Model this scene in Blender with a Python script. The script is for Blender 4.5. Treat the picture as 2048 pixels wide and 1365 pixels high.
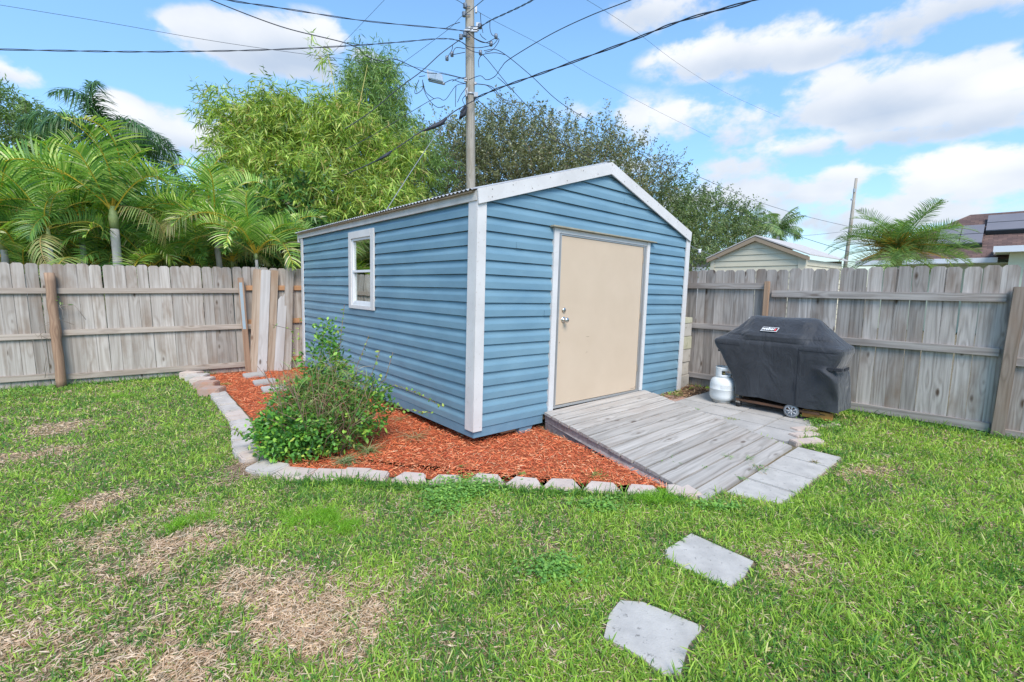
import bpy, bmesh, math, random
import numpy as np
from mathutils import Matrix, Vector

for o in list(bpy.data.objects): bpy.data.objects.remove(o)
scene = bpy.context.scene
COL = scene.collection
R_ = math.radians
rng = np.random.default_rng(7)
random.seed(7)

# ------------------------------------------------------------------ camera
F, CX, CY, CH = 928.0, 1024.0, 682.5, 1.6
_p, _r = R_(7.0), R_(0.3)
FW = np.array([0, math.cos(_p), -math.sin(_p)])
_rt0 = np.array([1.0, 0, 0]); _up0 = np.cross(_rt0, FW)
RT = math.cos(_r) * _rt0 + math.sin(_r) * _up0
UP = np.cross(RT, FW)
CAM = np.array([0, 0, CH])
cam_d = bpy.data.cameras.new('camera'); cam = bpy.data.objects.new('camera', cam_d); COL.objects.link(cam)
cam_d.sensor_width = 36.0; cam_d.lens = 36.0 * F / 2048.0; cam_d.clip_end = 2000; cam_d.clip_start = 0.05
m = Matrix(((RT[0], UP[0], -FW[0], 0), (RT[1], UP[1], -FW[1], 0), (RT[2], UP[2], -FW[2], CH), (0, 0, 0, 1)))
cam.matrix_world = m
scene.camera = cam

def ray(x, y): return (x - CX) / F * RT - (y - CY) / F * UP + FW
def gz(x, y, z=0.0):
    d = ray(x, y); return CAM + d * ((z - CH) / d[2])
def at(x, y, Y):
    d = ray(x, y); return CAM + d * (Y / d[1])

# ------------------------------------------------------------------ world
SUN_EL, SUN_AZ = R_(50), R_(166)      # azimuth clockwise from +Y: behind the camera, to the right
w = bpy.data.worlds.new("World"); scene.world = w; w.use_nodes = True
nt = w.node_tree; nt.nodes.clear()
N = lambda t, **k: _n(nt, t, **k)
def _n(tree, t, **k):
    n = tree.nodes.new(t)
    for a, b in k.items():
        if a.startswith('i_'):
            key = a[2:]; n.inputs[int(key) if key.isdigit() else key.replace('_', ' ')].default_value = b
        else: setattr(n, a, b)
    return n
def L_(tree, a, b): tree.links.new(a, b)
sky = N('ShaderNodeTexSky', sky_type='NISHITA', sun_disc=False, sun_elevation=SUN_EL, sun_rotation=SUN_AZ,
        altitude=0, air_density=1.0, dust_density=0.35, ozone_density=1.6)
tc = N('ShaderNodeTexCoord')
noiA = N('ShaderNodeTexNoise', i_Scale=9.5, i_Detail=10.0, i_Roughness=0.57, i_Distortion=0.1)
mp = N('ShaderNodeMapping'); mp.inputs['Scale'].default_value = (1, 1, 1.7)
L_(nt, tc.outputs['Generated'], mp.inputs['Vector']); L_(nt, mp.outputs[0], noiA.inputs['Vector'])
def M(op, a, b=None, c=None, tree=None, clamp=False):
    tree = tree or nt
    n = tree.nodes.new('ShaderNodeMath'); n.operation = op; n.use_clamp = clamp
    for i, v in enumerate((a, b, c)):
        if v is None: continue
        if isinstance(v, (int, float)): n.inputs[i].default_value = v
        else: tree.links.new(v, n.inputs[i])
    return n.outputs[0]
def VM(op, a, b, tree=None):
    tree = tree or nt
    n = tree.nodes.new('ShaderNodeVectorMath'); n.operation = op
    for i, v in enumerate((a, b)):
        if isinstance(v, (tuple, list, np.ndarray)): n.inputs[i].default_value = tuple(float(q) for q in v)
        elif v is not None: tree.links.new(v, n.inputs[i])
    return n
def ramp0(fac):
    r = N('ShaderNodeValToRGB'); e = r.color_ramp.elements; e.new(.5)
    for q, (p, c) in zip(e, [(0.0, (.54, .62, .72)), (.16, (.76, .92, 1.04)), (.42, (1.05, 1.30, 1.36))]): q.position = p; q.color = (*c, 1)
    L_(nt, fac, r.inputs[0]); return r.outputs[0]
clouds = [(540, 95, 170, 48, 1.9), (640, 80, 110, 44, 1.7), (715, 105, 60, 26, 1.2), (5, 142, 60, 34, 1.8), (235, 235, 60, 44, 1.6), (350, 275, 110, 48, 1.7), (440, 300, 90, 44, 1.5), (560, 255, 110, 50, .9),
          (1480, 100, 180, 46, 1.6), (1400, 120, 110, 34, 1.2), (1600, 100, 100, 40, 1.2), (1330, 15, 110, 38, 1.1), (1720, 190, 150, 58, 1.8), (1880, 200, 190, 70, 1.9), (2020, 210, 110, 60, 1.6), (1900, 18, 240, 52, 1.3), (1930, 350, 160, 58, 1.8), (1800, 270, 170, 34, 1.2),
          (1600, 300, 95, 34, 1.5), (1690, 345, 130, 30, 1.0), (1400, 255, 150, 60, .85), (1550, 400, 260, 60, 1.0), (1850, 430, 300, 50, .95), (1250, 240, 160, 50, .55), (1480, 330, 130, 34, .9),
          (1250, 330, 200, 70, .4)]
cover = None; vert = None
for (px, py, rx, ry, wt) in clouds:
    c = ray(px, py); sc = np.linalg.norm(c); c = c / sc
    h = np.cross(c, [0, 0, 1.0]); h /= np.linalg.norm(h); v = np.cross(h, c)
    arx, ary = rx / F / sc, ry / F / sc * 1.05
    dvec = VM('SUBTRACT', tc.outputs['Generated'], c).outputs[0]
    a = M('DIVIDE', VM('DOT_PRODUCT', dvec, h).outputs['Value'], arx)
    bq = VM('DOT_PRODUCT', dvec, v).outputs['Value']
    b = M('DIVIDE', bq, ary)
    d2 = M('SQRT', M('ADD', M('MULTIPLY', a, a), M('MULTIPLY', b, b)))
    front = M('GREATER_THAN', VM('DOT_PRODUCT', tc.outputs['Generated'], c).outputs['Value'], 0.3)
    val = M('MULTIPLY', M('MULTIPLY', M('SUBTRACT', 1.25, d2), wt), front)
    val = M('MAXIMUM', val, 0.0)
    hi = M('MULTIPLY', val, b)
    cover = val if cover is None else M('MAXIMUM', cover, val)
    vert = hi if vert is None else M('ADD', vert, hi)
dens = M('ADD', M('MULTIPLY', cover, 0.62), M('MULTIPLY', M('SUBTRACT', noiA.outputs['Fac'], 0.51), 2.9))
mr = N('ShaderNodeMapRange', interpolation_type='SMOOTHSTEP'); mr.inputs['From Min'].default_value = 0.10; mr.inputs['From Max'].default_value = 0.66
L_(nt, dens, mr.inputs['Value'])
mask = M('MULTIPLY', mr.outputs[0], M('MINIMUM', M('MULTIPLY', cover, 2.6), 0.95))
noiB = N('ShaderNodeTexNoise', i_Scale=5.0, i_Detail=6.0); L_(nt, mp.outputs[0], noiB.inputs['Vector'])
shade = M('ADD', M('ADD', 0.56, M('MULTIPLY', vert, 0.46)), M('MULTIPLY', M('SUBTRACT', noiB.outputs['Fac'], 0.5), 1.6), clamp=True)
cmix = N('ShaderNodeMix', data_type='RGBA')
cmix.inputs[6].default_value = (2.55, 3.0, 3.7, 1); cmix.inputs[7].default_value = (4.7, 4.75, 4.85, 1)
L_(nt, shade, cmix.inputs[0])
tint = N('ShaderNodeMix', data_type='RGBA', blend_type='MULTIPLY'); tint.inputs[0].default_value = 1.0
L_(nt, sky.outputs[0], tint.inputs[6])
sepz = N('ShaderNodeSeparateXYZ'); L_(nt, tc.outputs['Generated'], sepz.inputs[0])
L_(nt, ramp0(sepz.outputs[2]), tint.inputs[7])
smix = N('ShaderNodeMix', data_type='RGBA'); L_(nt, mask, smix.inputs[0]); L_(nt, tint.outputs[2], smix.inputs[6]); L_(nt, cmix.outputs[2], smix.inputs[7])
bg = N('ShaderNodeBackground'); bg.inputs['Strength'].default_value = 0.12
L_(nt, smix.outputs[2], bg.inputs['Color'])
wo = N('ShaderNodeOutputWorld'); L_(nt, bg.outputs[0], wo.inputs['Surface'])

# ------------------------------------------------------------------ sun
sd = bpy.data.lights.new('sun', 'SUN'); sd.energy = 2.2; sd.angle = R_(28); sd.color = (1.0, 0.91, 0.82)
so = bpy.data.objects.new('sun', sd); COL.objects.link(so)
sdir = Vector((math.sin(SUN_AZ) * math.cos(SUN_EL), math.cos(SUN_AZ) * math.cos(SUN_EL), math.sin(SUN_EL)))
so.rotation_euler = sdir.to_track_quat('Z', 'Y').to_euler()
scene.view_settings.view_transform = 'Standard'; scene.view_settings.look = 'None'
scene.view_settings.exposure = 0.9; scene.view_settings.gamma = 1.0
scene.render.engine = 'CYCLES'

# ------------------------------------------------------------------ tagging helpers
def tag(o, label=None, cat=None, group=None, kind=None):
    if label: o['label'] = label
    if cat: o['category'] = cat
    if group: o['group'] = group
    if kind: o['kind'] = kind
    return o
def empty(name, loc=(0, 0, 0), label=None, cat=None, group=None, mw=None):
    o = bpy.data.objects.new(name, None); COL.objects.link(o); o.empty_display_size = 0.1
    if mw is not None: o.matrix_world = mw
    else: o.location = loc
    return tag(o, label, cat, group)
def link_mesh(name, me, mat, parent=None, loc=None, mats=None):
    o = bpy.data.objects.new(name, me); COL.objects.link(o)
    for mm in (mats or [mat]): me.materials.append(mm)
    if parent is not None: o.parent = parent
    if loc is not None: o.location = loc
    return o
def copy_tree(o, parent=None):
    c = o.copy(); COL.objects.link(c)
    if parent is not None: c.parent = parent
    for ch in [x for x in bpy.data.objects if x.parent == o]: copy_tree(ch, c)
    return c

class MB:
    """collects simple solids into one mesh"""
    def __init__(s): s.v = []; s.f = []; s.m = []; s.sm = []
    def add(s, vs, fs, mi=0, smooth=False):
        b = len(s.v); s.v += [tuple(map(float, q)) for q in vs]
        for f in fs: s.f.append([b + i for i in f]); s.m.append(mi); s.sm.append(smooth)
    def box(s, a, b, mi=0, M_=None):
        x0, y0, z0 = a; x1, y1, z1 = b
        vs = [(x0, y0, z0), (x1, y0, z0), (x1, y1, z0), (x0, y1, z0), (x0, y0, z1), (x1, y0, z1), (x1, y1, z1), (x0, y1, z1)]
        if M_ is not None: vs = [tuple(M_ @ Vector(q)) for q in vs]
        s.add(vs, [(0, 3, 2, 1), (4, 5, 6, 7), (0, 1, 5, 4), (1, 2, 6, 5), (2, 3, 7, 6), (3, 0, 4, 7)], mi)
    def prism(s, poly, d, mi=0):
        """poly: list of 3d points (a flat loop), d: extrusion vector"""
        n = len(poly); P = [np.array(q, float) for q in poly]; Q = [q + np.array(d, float) for q in P]
        fs = [list(range(n))[::-1], list(range(n, 2 * n))]
        for i in range(n): j = (i + 1) % n; fs.append((i, j, n + j, n + i))
        s.add(P + Q, fs, mi)
    def tube(s, pts, r, n=8, mi=0, caps=True, smooth=True):
        pts = [np.array(q, float) for q in pts]; k = len(pts)
        rs = r if hasattr(r, '__len__') else [r] * k
        vs = []; prevx = None
        for i, q in enumerate(pts):
            t = pts[min(i + 1, k - 1)] - pts[max(i - 1, 0)]; t = t / (np.linalg.norm(t) + 1e-9)
            if prevx is None:
                a = np.array([0, 0, 1.0]) if abs(t[2]) < 0.9 else np.array([1.0, 0, 0])
                x = np.cross(a, t)
            else: x = prevx - t * (prevx @ t)
            x /= np.linalg.norm(x) + 1e-9; prevx = x; y = np.cross(t, x)
            for j in range(n):
                an = 2 * math.pi * j / n; vs.append(q + rs[i] * (math.cos(an) * x + math.sin(an) * y))
        fs = []
        for i in range(k - 1):
            for j in range(n):
                a = i * n + j; b = i * n + (j + 1) % n; fs.append((a, b, b + n, a + n))
        b0 = len(s.v); s.add(vs, fs, mi, smooth)
        if caps:
            s.f.append([b0 + j for j in range(n)][::-1]); s.m.append(mi); s.sm.append(False)
            s.f.append([b0 + (k - 1) * n + j for j in range(n)]); s.m.append(mi); s.sm.append(False)
    def lathe(s, prof, c=(0, 0, 0), n=32, mi=0, smooth=True):
        vs = []
        for (r, z) in prof:
            for j in range(n):
                an = 2 * math.pi * j / n; vs.append((c[0] + r * math.cos(an), c[1] + r * math.sin(an), c[2] + z))
        fs = []
        for i in range(len(prof) - 1):
            for j in range(n):
                a = i * n + j; b = i * n + (j + 1) % n; fs.append((a, b, b + n, a + n))
        s.add(vs, fs, mi, smooth)
    def build(s, name, mat, parent=None, loc=None, bevel=0.0, mats=None):
        me = bpy.data.meshes.new(name); me.from_pydata(s.v, [], s.f)
        if any(s.m): me.polygons.foreach_set('material_index', s.m)
        me.polygons.foreach_set('use_smooth', s.sm)
        me.update()
        if bevel:
            bm = bmesh.new(); bm.from_mesh(me)
            es = [e for e in bm.edges if len(e.link_faces) == 2 and e.calc_face_angle(0) > 0.5]
            bmesh.ops.bevel(bm, geom=es, offset=bevel, segments=2, affect='EDGES', clamp_overlap=True); bm.to_mesh(me); bm.free()
        return link_mesh(name, me, mat, parent, loc, mats)

def np_mesh(name, V, Q, Cc=None, smooth=False):
    """big mesh of quads from numpy arrays"""
    me = bpy.data.meshes.new(name); V = np.asarray(V, np.float32); Q = np.asarray(Q, np.int32)
    me.vertices.add(len(V)); me.vertices.foreach_set('co', V.ravel())
    me.loops.add(Q.size); me.loops.foreach_set('vertex_index', Q.ravel())
    me.polygons.add(len(Q)); me.polygons.foreach_set('loop_start', np.arange(0, Q.size, 4, dtype=np.int32))
    if smooth: me.polygons.foreach_set('use_smooth', np.ones(len(Q), bool))
    if Cc is not None:
        at_ = me.color_attributes.new('Col', 'FLOAT_COLOR', 'POINT')
        c4 = np.ones((len(V), 4), np.float32); c4[:, :3] = Cc; at_.data.foreach_set('color', c4.ravel())
    me.update(calc_edges=True); me.validate()
    return me

def norm(a): return a / (np.linalg.norm(a, axis=-1, keepdims=True) + 1e-9)
def ribbons(P, D, S, L, W, bend, prof, col, sink=None):
    """n strips. prof = [(t, width factor)...]; bend pulls the strip down with t^2"""
    n = len(P); k = len(prof); L = np.broadcast_to(L, (n,)); W = np.broadcast_to(W, (n,)); bend = np.broadcast_to(bend, (n,))
    V = np.zeros((n, k, 2, 3), np.float32)
    for j, (t, wf) in enumerate(prof):
        c = P + D * (L * t)[:, None]
        c = c.copy(); c[:, 2] -= L * bend * t * t
        V[:, j, 0] = c - S * (W * wf * .5)[:, None]; V[:, j, 1] = c + S * (W * wf * .5)[:, None]
    base = (np.arange(n) * k * 2)[:, None]
    Q = []
    for j in range(k - 1):
        a = j * 2; Q.append(base + np.array([a, a + 1, a + 3, a + 2]))
    Q = np.stack(Q, 1).reshape(-1, 4)
    Cc = np.repeat(np.asarray(col, np.float32), k * 2, axis=0)
    return V.reshape(-1, 3), Q, Cc
def joinr(parts):
    V = []; Q = []; C_ = []; b = 0
    for (v, q, c) in parts:
        V.append(v); Q.append(q + b); C_.append(c); b += len(v)
    return np.concatenate(V), np.concatenate(Q), np.concatenate(C_)
def rand_dirs(n):
    v = rng.normal(size=(n, 3)); return norm(v)
def side_of(D, up=None):
    """a side vector perpendicular to D with random roll"""
    r = rand_dirs(len(D)) if up is None else up
    s = np.cross(D, r); return norm(s)
def vnoise(x, y, sc, seed=0):
    """smooth value noise in 2d, 0..1"""
    g = np.random.default_rng(seed).random((64, 64)); X = np.asarray(x) * sc + 1000.3; Y = np.asarray(y) * sc + 1000.7
    xi = np.floor(X).astype(int); yi = np.floor(Y).astype(int); fx = X - xi; fy = Y - yi
    fx = fx * fx * (3 - 2 * fx); fy = fy * fy * (3 - 2 * fy)
    a = g[xi % 64, yi % 64]; b = g[(xi + 1) % 64, yi % 64]; c = g[xi % 64, (yi + 1) % 64]; d = g[(xi + 1) % 64, (yi + 1) % 64]
    return (a * (1 - fx) + b * fx) * (1 - fy) + (c * (1 - fx) + d * fx) * fy
def inpoly(x, y, poly):
    r = np.zeros(len(x), bool); n = len(poly)
    for i in range(n):
        x0, y0 = poly[i]; x1, y1 = poly[(i + 1) % n]
        c = ((y0 > y) != (y1 > y)) & (x < (x1 - x0) * (y - y0) / (y1 - y0 + 1e-12) + x0); r ^= c
    return r

# ------------------------------------------------------------------ materials
def new_mat(name, col=(.5, .5, .5), rough=.7, metal=0.0, spec=.35):
    mt = bpy.data.materials.new(name); mt.use_nodes = True
    b = mt.node_tree.nodes['Principled BSDF']
    b.inputs['Base Color'].default_value = (*col, 1); b.inputs['Roughness'].default_value = rough
    b.inputs['Metallic'].default_value = metal; b.inputs['Specular IOR Level'].default_value = spec
    return mt, mt.node_tree, b
def ramp(tree, fac, stops):
    r = tree.nodes.new('ShaderNodeValToRGB'); e = r.color_ramp.elements
    while len(e) < len(stops): e.new(0.5)
    for q, (p, c) in zip(e, stops): q.position = p; q.color = (*c, 1) if len(c) == 3 else c
    tree.links.new(fac, r.inputs[0]); return r.outputs[0]
def objvec(tree, scale=(1, 1, 1), rand=True):
    """object coordinates, shifted by a random amount for each object"""
    t = tree.nodes.new('ShaderNodeTexCoord'); v = t.outputs['Object']
    if rand:
        oi = tree.nodes.new('ShaderNodeObjectInfo'); k = M('MULTIPLY', oi.outputs['Random'], 57.3, tree=tree)
        v = VM('ADD', v, None, tree); tree.links.new(k, v.inputs[1]); v = v.outputs[0]
    return VM('MULTIPLY', v, scale, tree).outputs[0]
def noise(tree, vec, sc, det=4, rough=.55, dist=0.0):
    n = _n(tree, 'ShaderNodeTexNoise', i_Scale=float(sc), i_Detail=float(det), i_Roughness=float(rough), i_Distortion=float(dist))
    tree.links.new(vec, n.inputs['Vector']); return n.outputs['Fac']
def mixc(tree, f, a, b, bt='MIX'):
    n = tree.nodes.new('ShaderNodeMix'); n.data_type = 'RGBA'; n.blend_type = bt
    for idx, v in ((0, f), (6, a), (7, b)):
        if isinstance(v, (int, float)): n.inputs[idx].default_value = v
        elif isinstance(v, tuple): n.inputs[idx].default_value = (*v, 1) if len(v) == 3 else v
        else: tree.links.new(v, n.inputs[idx])
    return n.outputs[2]
def bump(tree, b, h, st=.3, dist=.01):
    n = tree.nodes.new('ShaderNodeBump'); n.inputs['Strength'].default_value = st; n.inputs['Distance'].default_value = dist
    tree.links.new(h, n.inputs['Height']); tree.links.new(n.outputs[0], b.inputs['Normal'])

def wood_mat(name, light, mid, dark, axis=2, grain=1.0, tone=.35, stain=(.25, .16, .1), stain_amt=.3, knots=.6, rough=.85):
    """weathered board: long streaks along `axis`, arched grain, knots, stains"""
    mt, t, b = new_mat(name, mid, rough, spec=.2)
    lo = [1.0, 1.0, 1.0]; lo[axis] = 0.03
    v0 = objvec(t); vs = VM('MULTIPLY', v0, tuple(lo), t).outputs[0]
    # knots
    kv = [5.5, 5.5, 5.5]; kv[axis] = 2.1
    vo = t.nodes.new('ShaderNodeTexVoronoi'); vo.inputs['Scale'].default_value = 1.0; vo.inputs['Randomness'].default_value = 1.0
    L_(t, VM('MULTIPLY', v0, tuple(kv), t).outputs[0], vo.inputs['Vector'])
    kd = vo.outputs['Distance']
    knot = M('SUBTRACT', 1.0, M('DIVIDE', kd, .13, tree=t), tree=t, clamp=True)
    halo = M('SUBTRACT', 1.0, M('DIVIDE', kd, .38, tree=t), tree=t, clamp=True)
    nA = noise(t, vs, 16 * grain, 5, .65)
    big = noise(t, VM('MULTIPLY', v0, tuple(0.055 if i == axis else 1.0 for i in range(3)), t).outputs[0], 5.0, 2, .5)
    wv = M('ADD', M('MULTIPLY', big, 60 * grain, tree=t), M('MULTIPLY', halo, 7.0, tree=t), tree=t)
    rings = M('ADD', M('MULTIPLY', M('SINE', wv, tree=t), .5, tree=t), .5, tree=t)
    rings = M('POWER', rings, 1.6, tree=t)
    fine = noise(t, vs, 60 * grain, 3, .7)
    f = M('ADD', M('ADD', M('MULTIPLY', rings, .24, tree=t), M('MULTIPLY', nA, .55, tree=t), tree=t), M('MULTIPLY', M('SUBTRACT', fine, .5, tree=t), .8, tree=t), tree=t)
    c = ramp(t, f, [(.12, light), (.5, mid), (.92, dark)])
    oi = t.nodes.new('ShaderNodeObjectInfo')
    tv = M('ADD', 1 - tone * .5, M('MULTIPLY', oi.outputs['Random'], tone, tree=t), tree=t)
    cc = t.nodes.new('ShaderNodeCombineColor'); [L_(t, tv, cc.inputs[i]) for i in range(3)]
    c = mixc(t, 1.0, c, cc.outputs[0], 'MULTIPLY')
    st = noise(t, VM('MULTIPLY', v0, tuple(0.6 if i == axis else 1.6 for i in range(3)), t).outputs[0], 2.4, 4, .6)
    sm = M('MULTIPLY', M('MULTIPLY', M('SUBTRACT', st, .48, tree=t), 4.0, tree=t, clamp=True), stain_amt, tree=t)
    c = mixc(t, sm, c, stain)
    c = mixc(t, M('MULTIPLY', M('MULTIPLY', knot, 1.8, tree=t, clamp=True), knots, tree=t), c, tuple(q * .42 for q in stain))
    L_(t, c, b.inputs['Base Color'])
    bump(t, b, f, .35, .004)
    return mt
def noisy_mat(name, a, bcol, sc=8, rough=.8, bst=.2, bsc=60, metal=0.0, spec=.3, det=5, rand=True, spots=None, spot_sc=30, bdist=.004):
    mt, t, b = new_mat(name, a, rough, metal, spec); v = objvec(t, rand=rand)
    c = ramp(t, noise(t, v, sc, det, .6), [(.3, a), (.72, bcol)])
    if spots:
        s = noise(t, v, spot_sc, 3, .6); c = mixc(t, M('MULTIPLY', M('SUBTRACT', s, .62, tree=t), 9.0, tree=t, clamp=True), c, spots)
    L_(t, c, b.inputs['Base Color'])
    if bst: bump(t, b, noise(t, v, bsc, 4, .6), bst, bdist)
    return mt
def leaf_mat(name, rough=.45, trans=.35, spec=.35):
    mt, t, b = new_mat(name, (.1, .2, .05), rough, spec=spec)
    a = _n(t, 'ShaderNodeVertexColor', layer_name='Col'); L_(t, a.outputs['Color'], b.inputs['Base Color'])
    tr = t.nodes.new('ShaderNodeBsdfTranslucent')
    L_(t, mixc(t, 1.0, a.outputs['Color'], (1.5, 1.6, .7), 'MULTIPLY'), tr.inputs['Color'])
    mx = t.nodes.new('ShaderNodeMixShader'); mx.inputs[0].default_value = trans
    L_(t, b.outputs[0], mx.inputs[1]); L_(t, tr.outputs[0], mx.inputs[2])
    L_(t, mx.outputs[0], t.nodes['Material Output'].inputs['Surface'])
    return mt
MAT = {}
MAT['leaf'] = leaf_mat('leaf_blades', .4, .28, .4); MAT['grass'] = leaf_mat('grass_blades', .55, .3, .25)
MAT['chip'] = leaf_mat('wood_chips', .8, 0.0, .15)
MAT['picketL'] = wood_mat('weathered_tan_picket', (.46, .42, .375), (.33, .29, .25), (.16, .135, .115), 2, .85, .50, (.20, .13, .08), .65, .95)
MAT['picketR'] = wood_mat('weathered_grey_picket', (.50, .455, .415), (.335, .30, .27), (.10, .085, .075), 2, 1.15, .60, (.20, .13, .085), .6, .95)
MAT['railL'] = wood_mat('tan_rail', (.47, .405, .34), (.35, .29, .24), (.24, .19, .15), 0, .8, .2, (.30, .2, .13), .3, .5)
MAT['railR'] = wood_mat('grey_rail', (.46, .42, .385), (.31, .275, .25), (.15, .135, .13), 0, .9, .2, (.25, .16, .11), .35, .5)
MAT['post'] = wood_mat('brown_post', (.40, .27, .18), (.28, .18, .12), (.15, .09, .06), 2, .8, .15, (.35, .2, .12), .35, .5)
MAT['postgrey'] = wood_mat('grey_brown_post', (.34, .27, .22), (.22, .17, .13), (.10, .075, .06), 2, .9, .1, (.26, .15, .09), .5, .6)
MAT['newrail'] = wood_mat('fresh_orange_rail', (.50, .28, .15), (.42, .23, .12), (.3, .15, .08), 0, .8, .1, (.3, .16, .08), .2, .4)
MAT['boardwhite'] = wood_mat('whitewashed_board', (.54, .52, .50), (.45, .43, .41), (.38, .34, .31), 2, .7, .2, (.30, .22, .17), .25, .9)
MAT['ramp'] = wood_mat('ramp_planks', (.51, .475, .43), (.36, .335, .30), (.13, .11, .095), 0, 1.0, .22, (.32, .25, .20), .35, .9)
MAT['rampside'] = wood_mat('ramp_side', (.34, .30, .29), (.25, .21, .20), (.13, .10, .09), 0, .8, .1, (.20, .11, .09), .4, .4)
MAT['pole'] = wood_mat('utility_pole_wood', (.46, .42, .36), (.33, .30, .25), (.17, .15, .12), 2, .8, .1, (.22, .17, .11), .5, .3)
MAT['trim'] = noisy_mat('white_painted_trim', (.69, .67, .65), (.58, .56, .54), 3, .6, .12, 90, spots=(.52, .48, .44), spot_sc=40)
MAT['white'] = noisy_mat('clean_white_paint', (.78, .78, .78), (.70, .70, .70), 5, .5, .08, 80)
MAT['block'] = noisy_mat('concrete_block', (.52, .49, .43), (.40, .37, .32), 7, .95, .5, 120, spots=(.26, .25, .2), spot_sc=14)
MAT['capblock'] = noisy_mat('mossy_cap_block', (.56, .53, .40), (.36, .36, .24), 9, .95, .5, 120, spots=(.2, .22, .12), spot_sc=10)
MAT['paver'] = noisy_mat('grey_concrete_paver', (.49, .465, .43), (.34, .325, .30), 3, .9, .35, 120, spots=(.27, .27, .27), spot_sc=34)
MAT['step'] = noisy_mat('pale_stepping_stone', (.54, .51, .46), (.38, .36, .33), 7, .9, .5, 110, spots=(.22, .21, .19), spot_sc=38)
MAT['edge'] = noisy_mat('tan_edging_stone', (.60, .51, .44), (.50, .40, .34), 6, .9, .5, 60, spots=(.36, .31, .28), spot_sc=18)
MAT['edgegrey'] = noisy_mat('grey_edging_stone', (.56, .51, .46), (.42, .375, .335), 7, .9, .5, 60, spots=(.28, .26, .24), spot_sc=18)
MAT['brick'] = noisy_mat('faded_red_brick', (.47, .26, .18), (.38, .31, .27), 9, .9, .5, 70, spots=(.30, .18, .13), spot_sc=12)
MAT['steel'] = new_mat('brushed_steel', (.62, .60, .57), .3, 1.0)[0]
MAT['alu'] = new_mat('door_frame_metal', (.52, .52, .51), .45, .6)[0]
MAT['darkgap'] = new_mat('dark_gap', (.03, .03, .035), .9)[0]
MAT['wire'] = new_mat('black_cable', (.035, .04, .055), .6)[0]
MAT['wiregrey'] = new_mat('grey_steel_wire', (.30, .31, .34), .5, .4)[0]
# ------------------------------------------------------------------ shed frame (stands very slightly out of level)
_ax = ray(2100, 614); _ax /= np.linalg.norm(_ax); _ay = ray(215, 561); _ay /= np.linalg.norm(_ay)
_m = norm(_ax + _ay); _d = norm(_ax - _ay); AX = (_m + _d) / 2 ** .5; AY = (_m - _d) / 2 ** .5; AZ = np.cross(AX, AY)
O = gz(947.9, 876, 0.10)
SH = Matrix(((AX[0], AY[0], AZ[0], O[0]), (AX[1], AY[1], AZ[1], O[1]), (AX[2], AY[2], AZ[2], O[2]), (0, 0, 0, 1)))
def S2W(x, y, z=0.0): return O + AX * x + AY * y + AZ * z
# ground frame: the same heading but level; used for everything on the ground beside the shed
hx = norm(np.array([AX[0], AX[1], 0])); hy = np.array([-hx[1], hx[0], 0])
G0 = np.array([O[0], O[1], 0.0])
def GM(x, y, z=0.0, rz=0.0):
    p = G0 + hx * x + hy * y; a = math.atan2(hx[1], hx[0]) + rz
    return Matrix.Translation((p[0], p[1], z)) @ Matrix.Rotation(a, 4, 'Z')
def G2W(x, y, z=0.0): p = G0 + hx * x + hy * y; return np.array([p[0], p[1], z])

# ---- siding material: baked vinyl blue, slightly chalky, with a few dents
mt, t, b = new_mat('blue_siding', (.13, .27, .40), .42, spec=.3)
v = objvec(t, rand=False)
c = ramp(t, noise(t, VM('MULTIPLY', v, (.8, .8, 2.0), t).outputs[0], 1.6, 5, .6), [(.3, (.135, .250, .330)), (.7, (.185, .315, .390))])
pale = noise(t, VM('MULTIPLY', v, (1, 1, 3), t).outputs[0], 3.1, 4, .6)
c = mixc(t, M('MULTIPLY', M('SUBTRACT', pale, .64, tree=t), .8, tree=t, clamp=True), c, (.36, .46, .50))
L_(t, c, b.inputs['Base Color'])
bump(t, b, M('ADD', noise(t, v, 4.5, 3, .5), M('MULTIPLY', noise(t, v, 130, 2, .5), .05, tree=t), tree=t), .35, .02)
MAT['siding'] = mt
MAT['skirt'] = noisy_mat('blue_painted_board', (.125, .235, .32), (.16, .285, .37), 7, .6, .25, 60, rand=False)
MAT['door'] = noisy_mat('tan_door_paint', (.60, .475, .35), (.555, .435, .315), 2.0, .55, .04, 70, rand=False, spec=.25)
MAT['roof'] = noisy_mat('galvanised_roof_sheet', (.62, .62, .62), (.40, .39, .37), 9, .45, .1, 60, metal=.4, rand=False, spots=(.30, .25, .2), spot_sc=12)
MAT['dull_fascia'] = noisy_mat('dull_white_fascia', (.62, .59, .55), (.48, .45, .41), 5, .75, .2, 50)  # eave boards: uneven white, a little darker and browner than the trim

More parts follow.
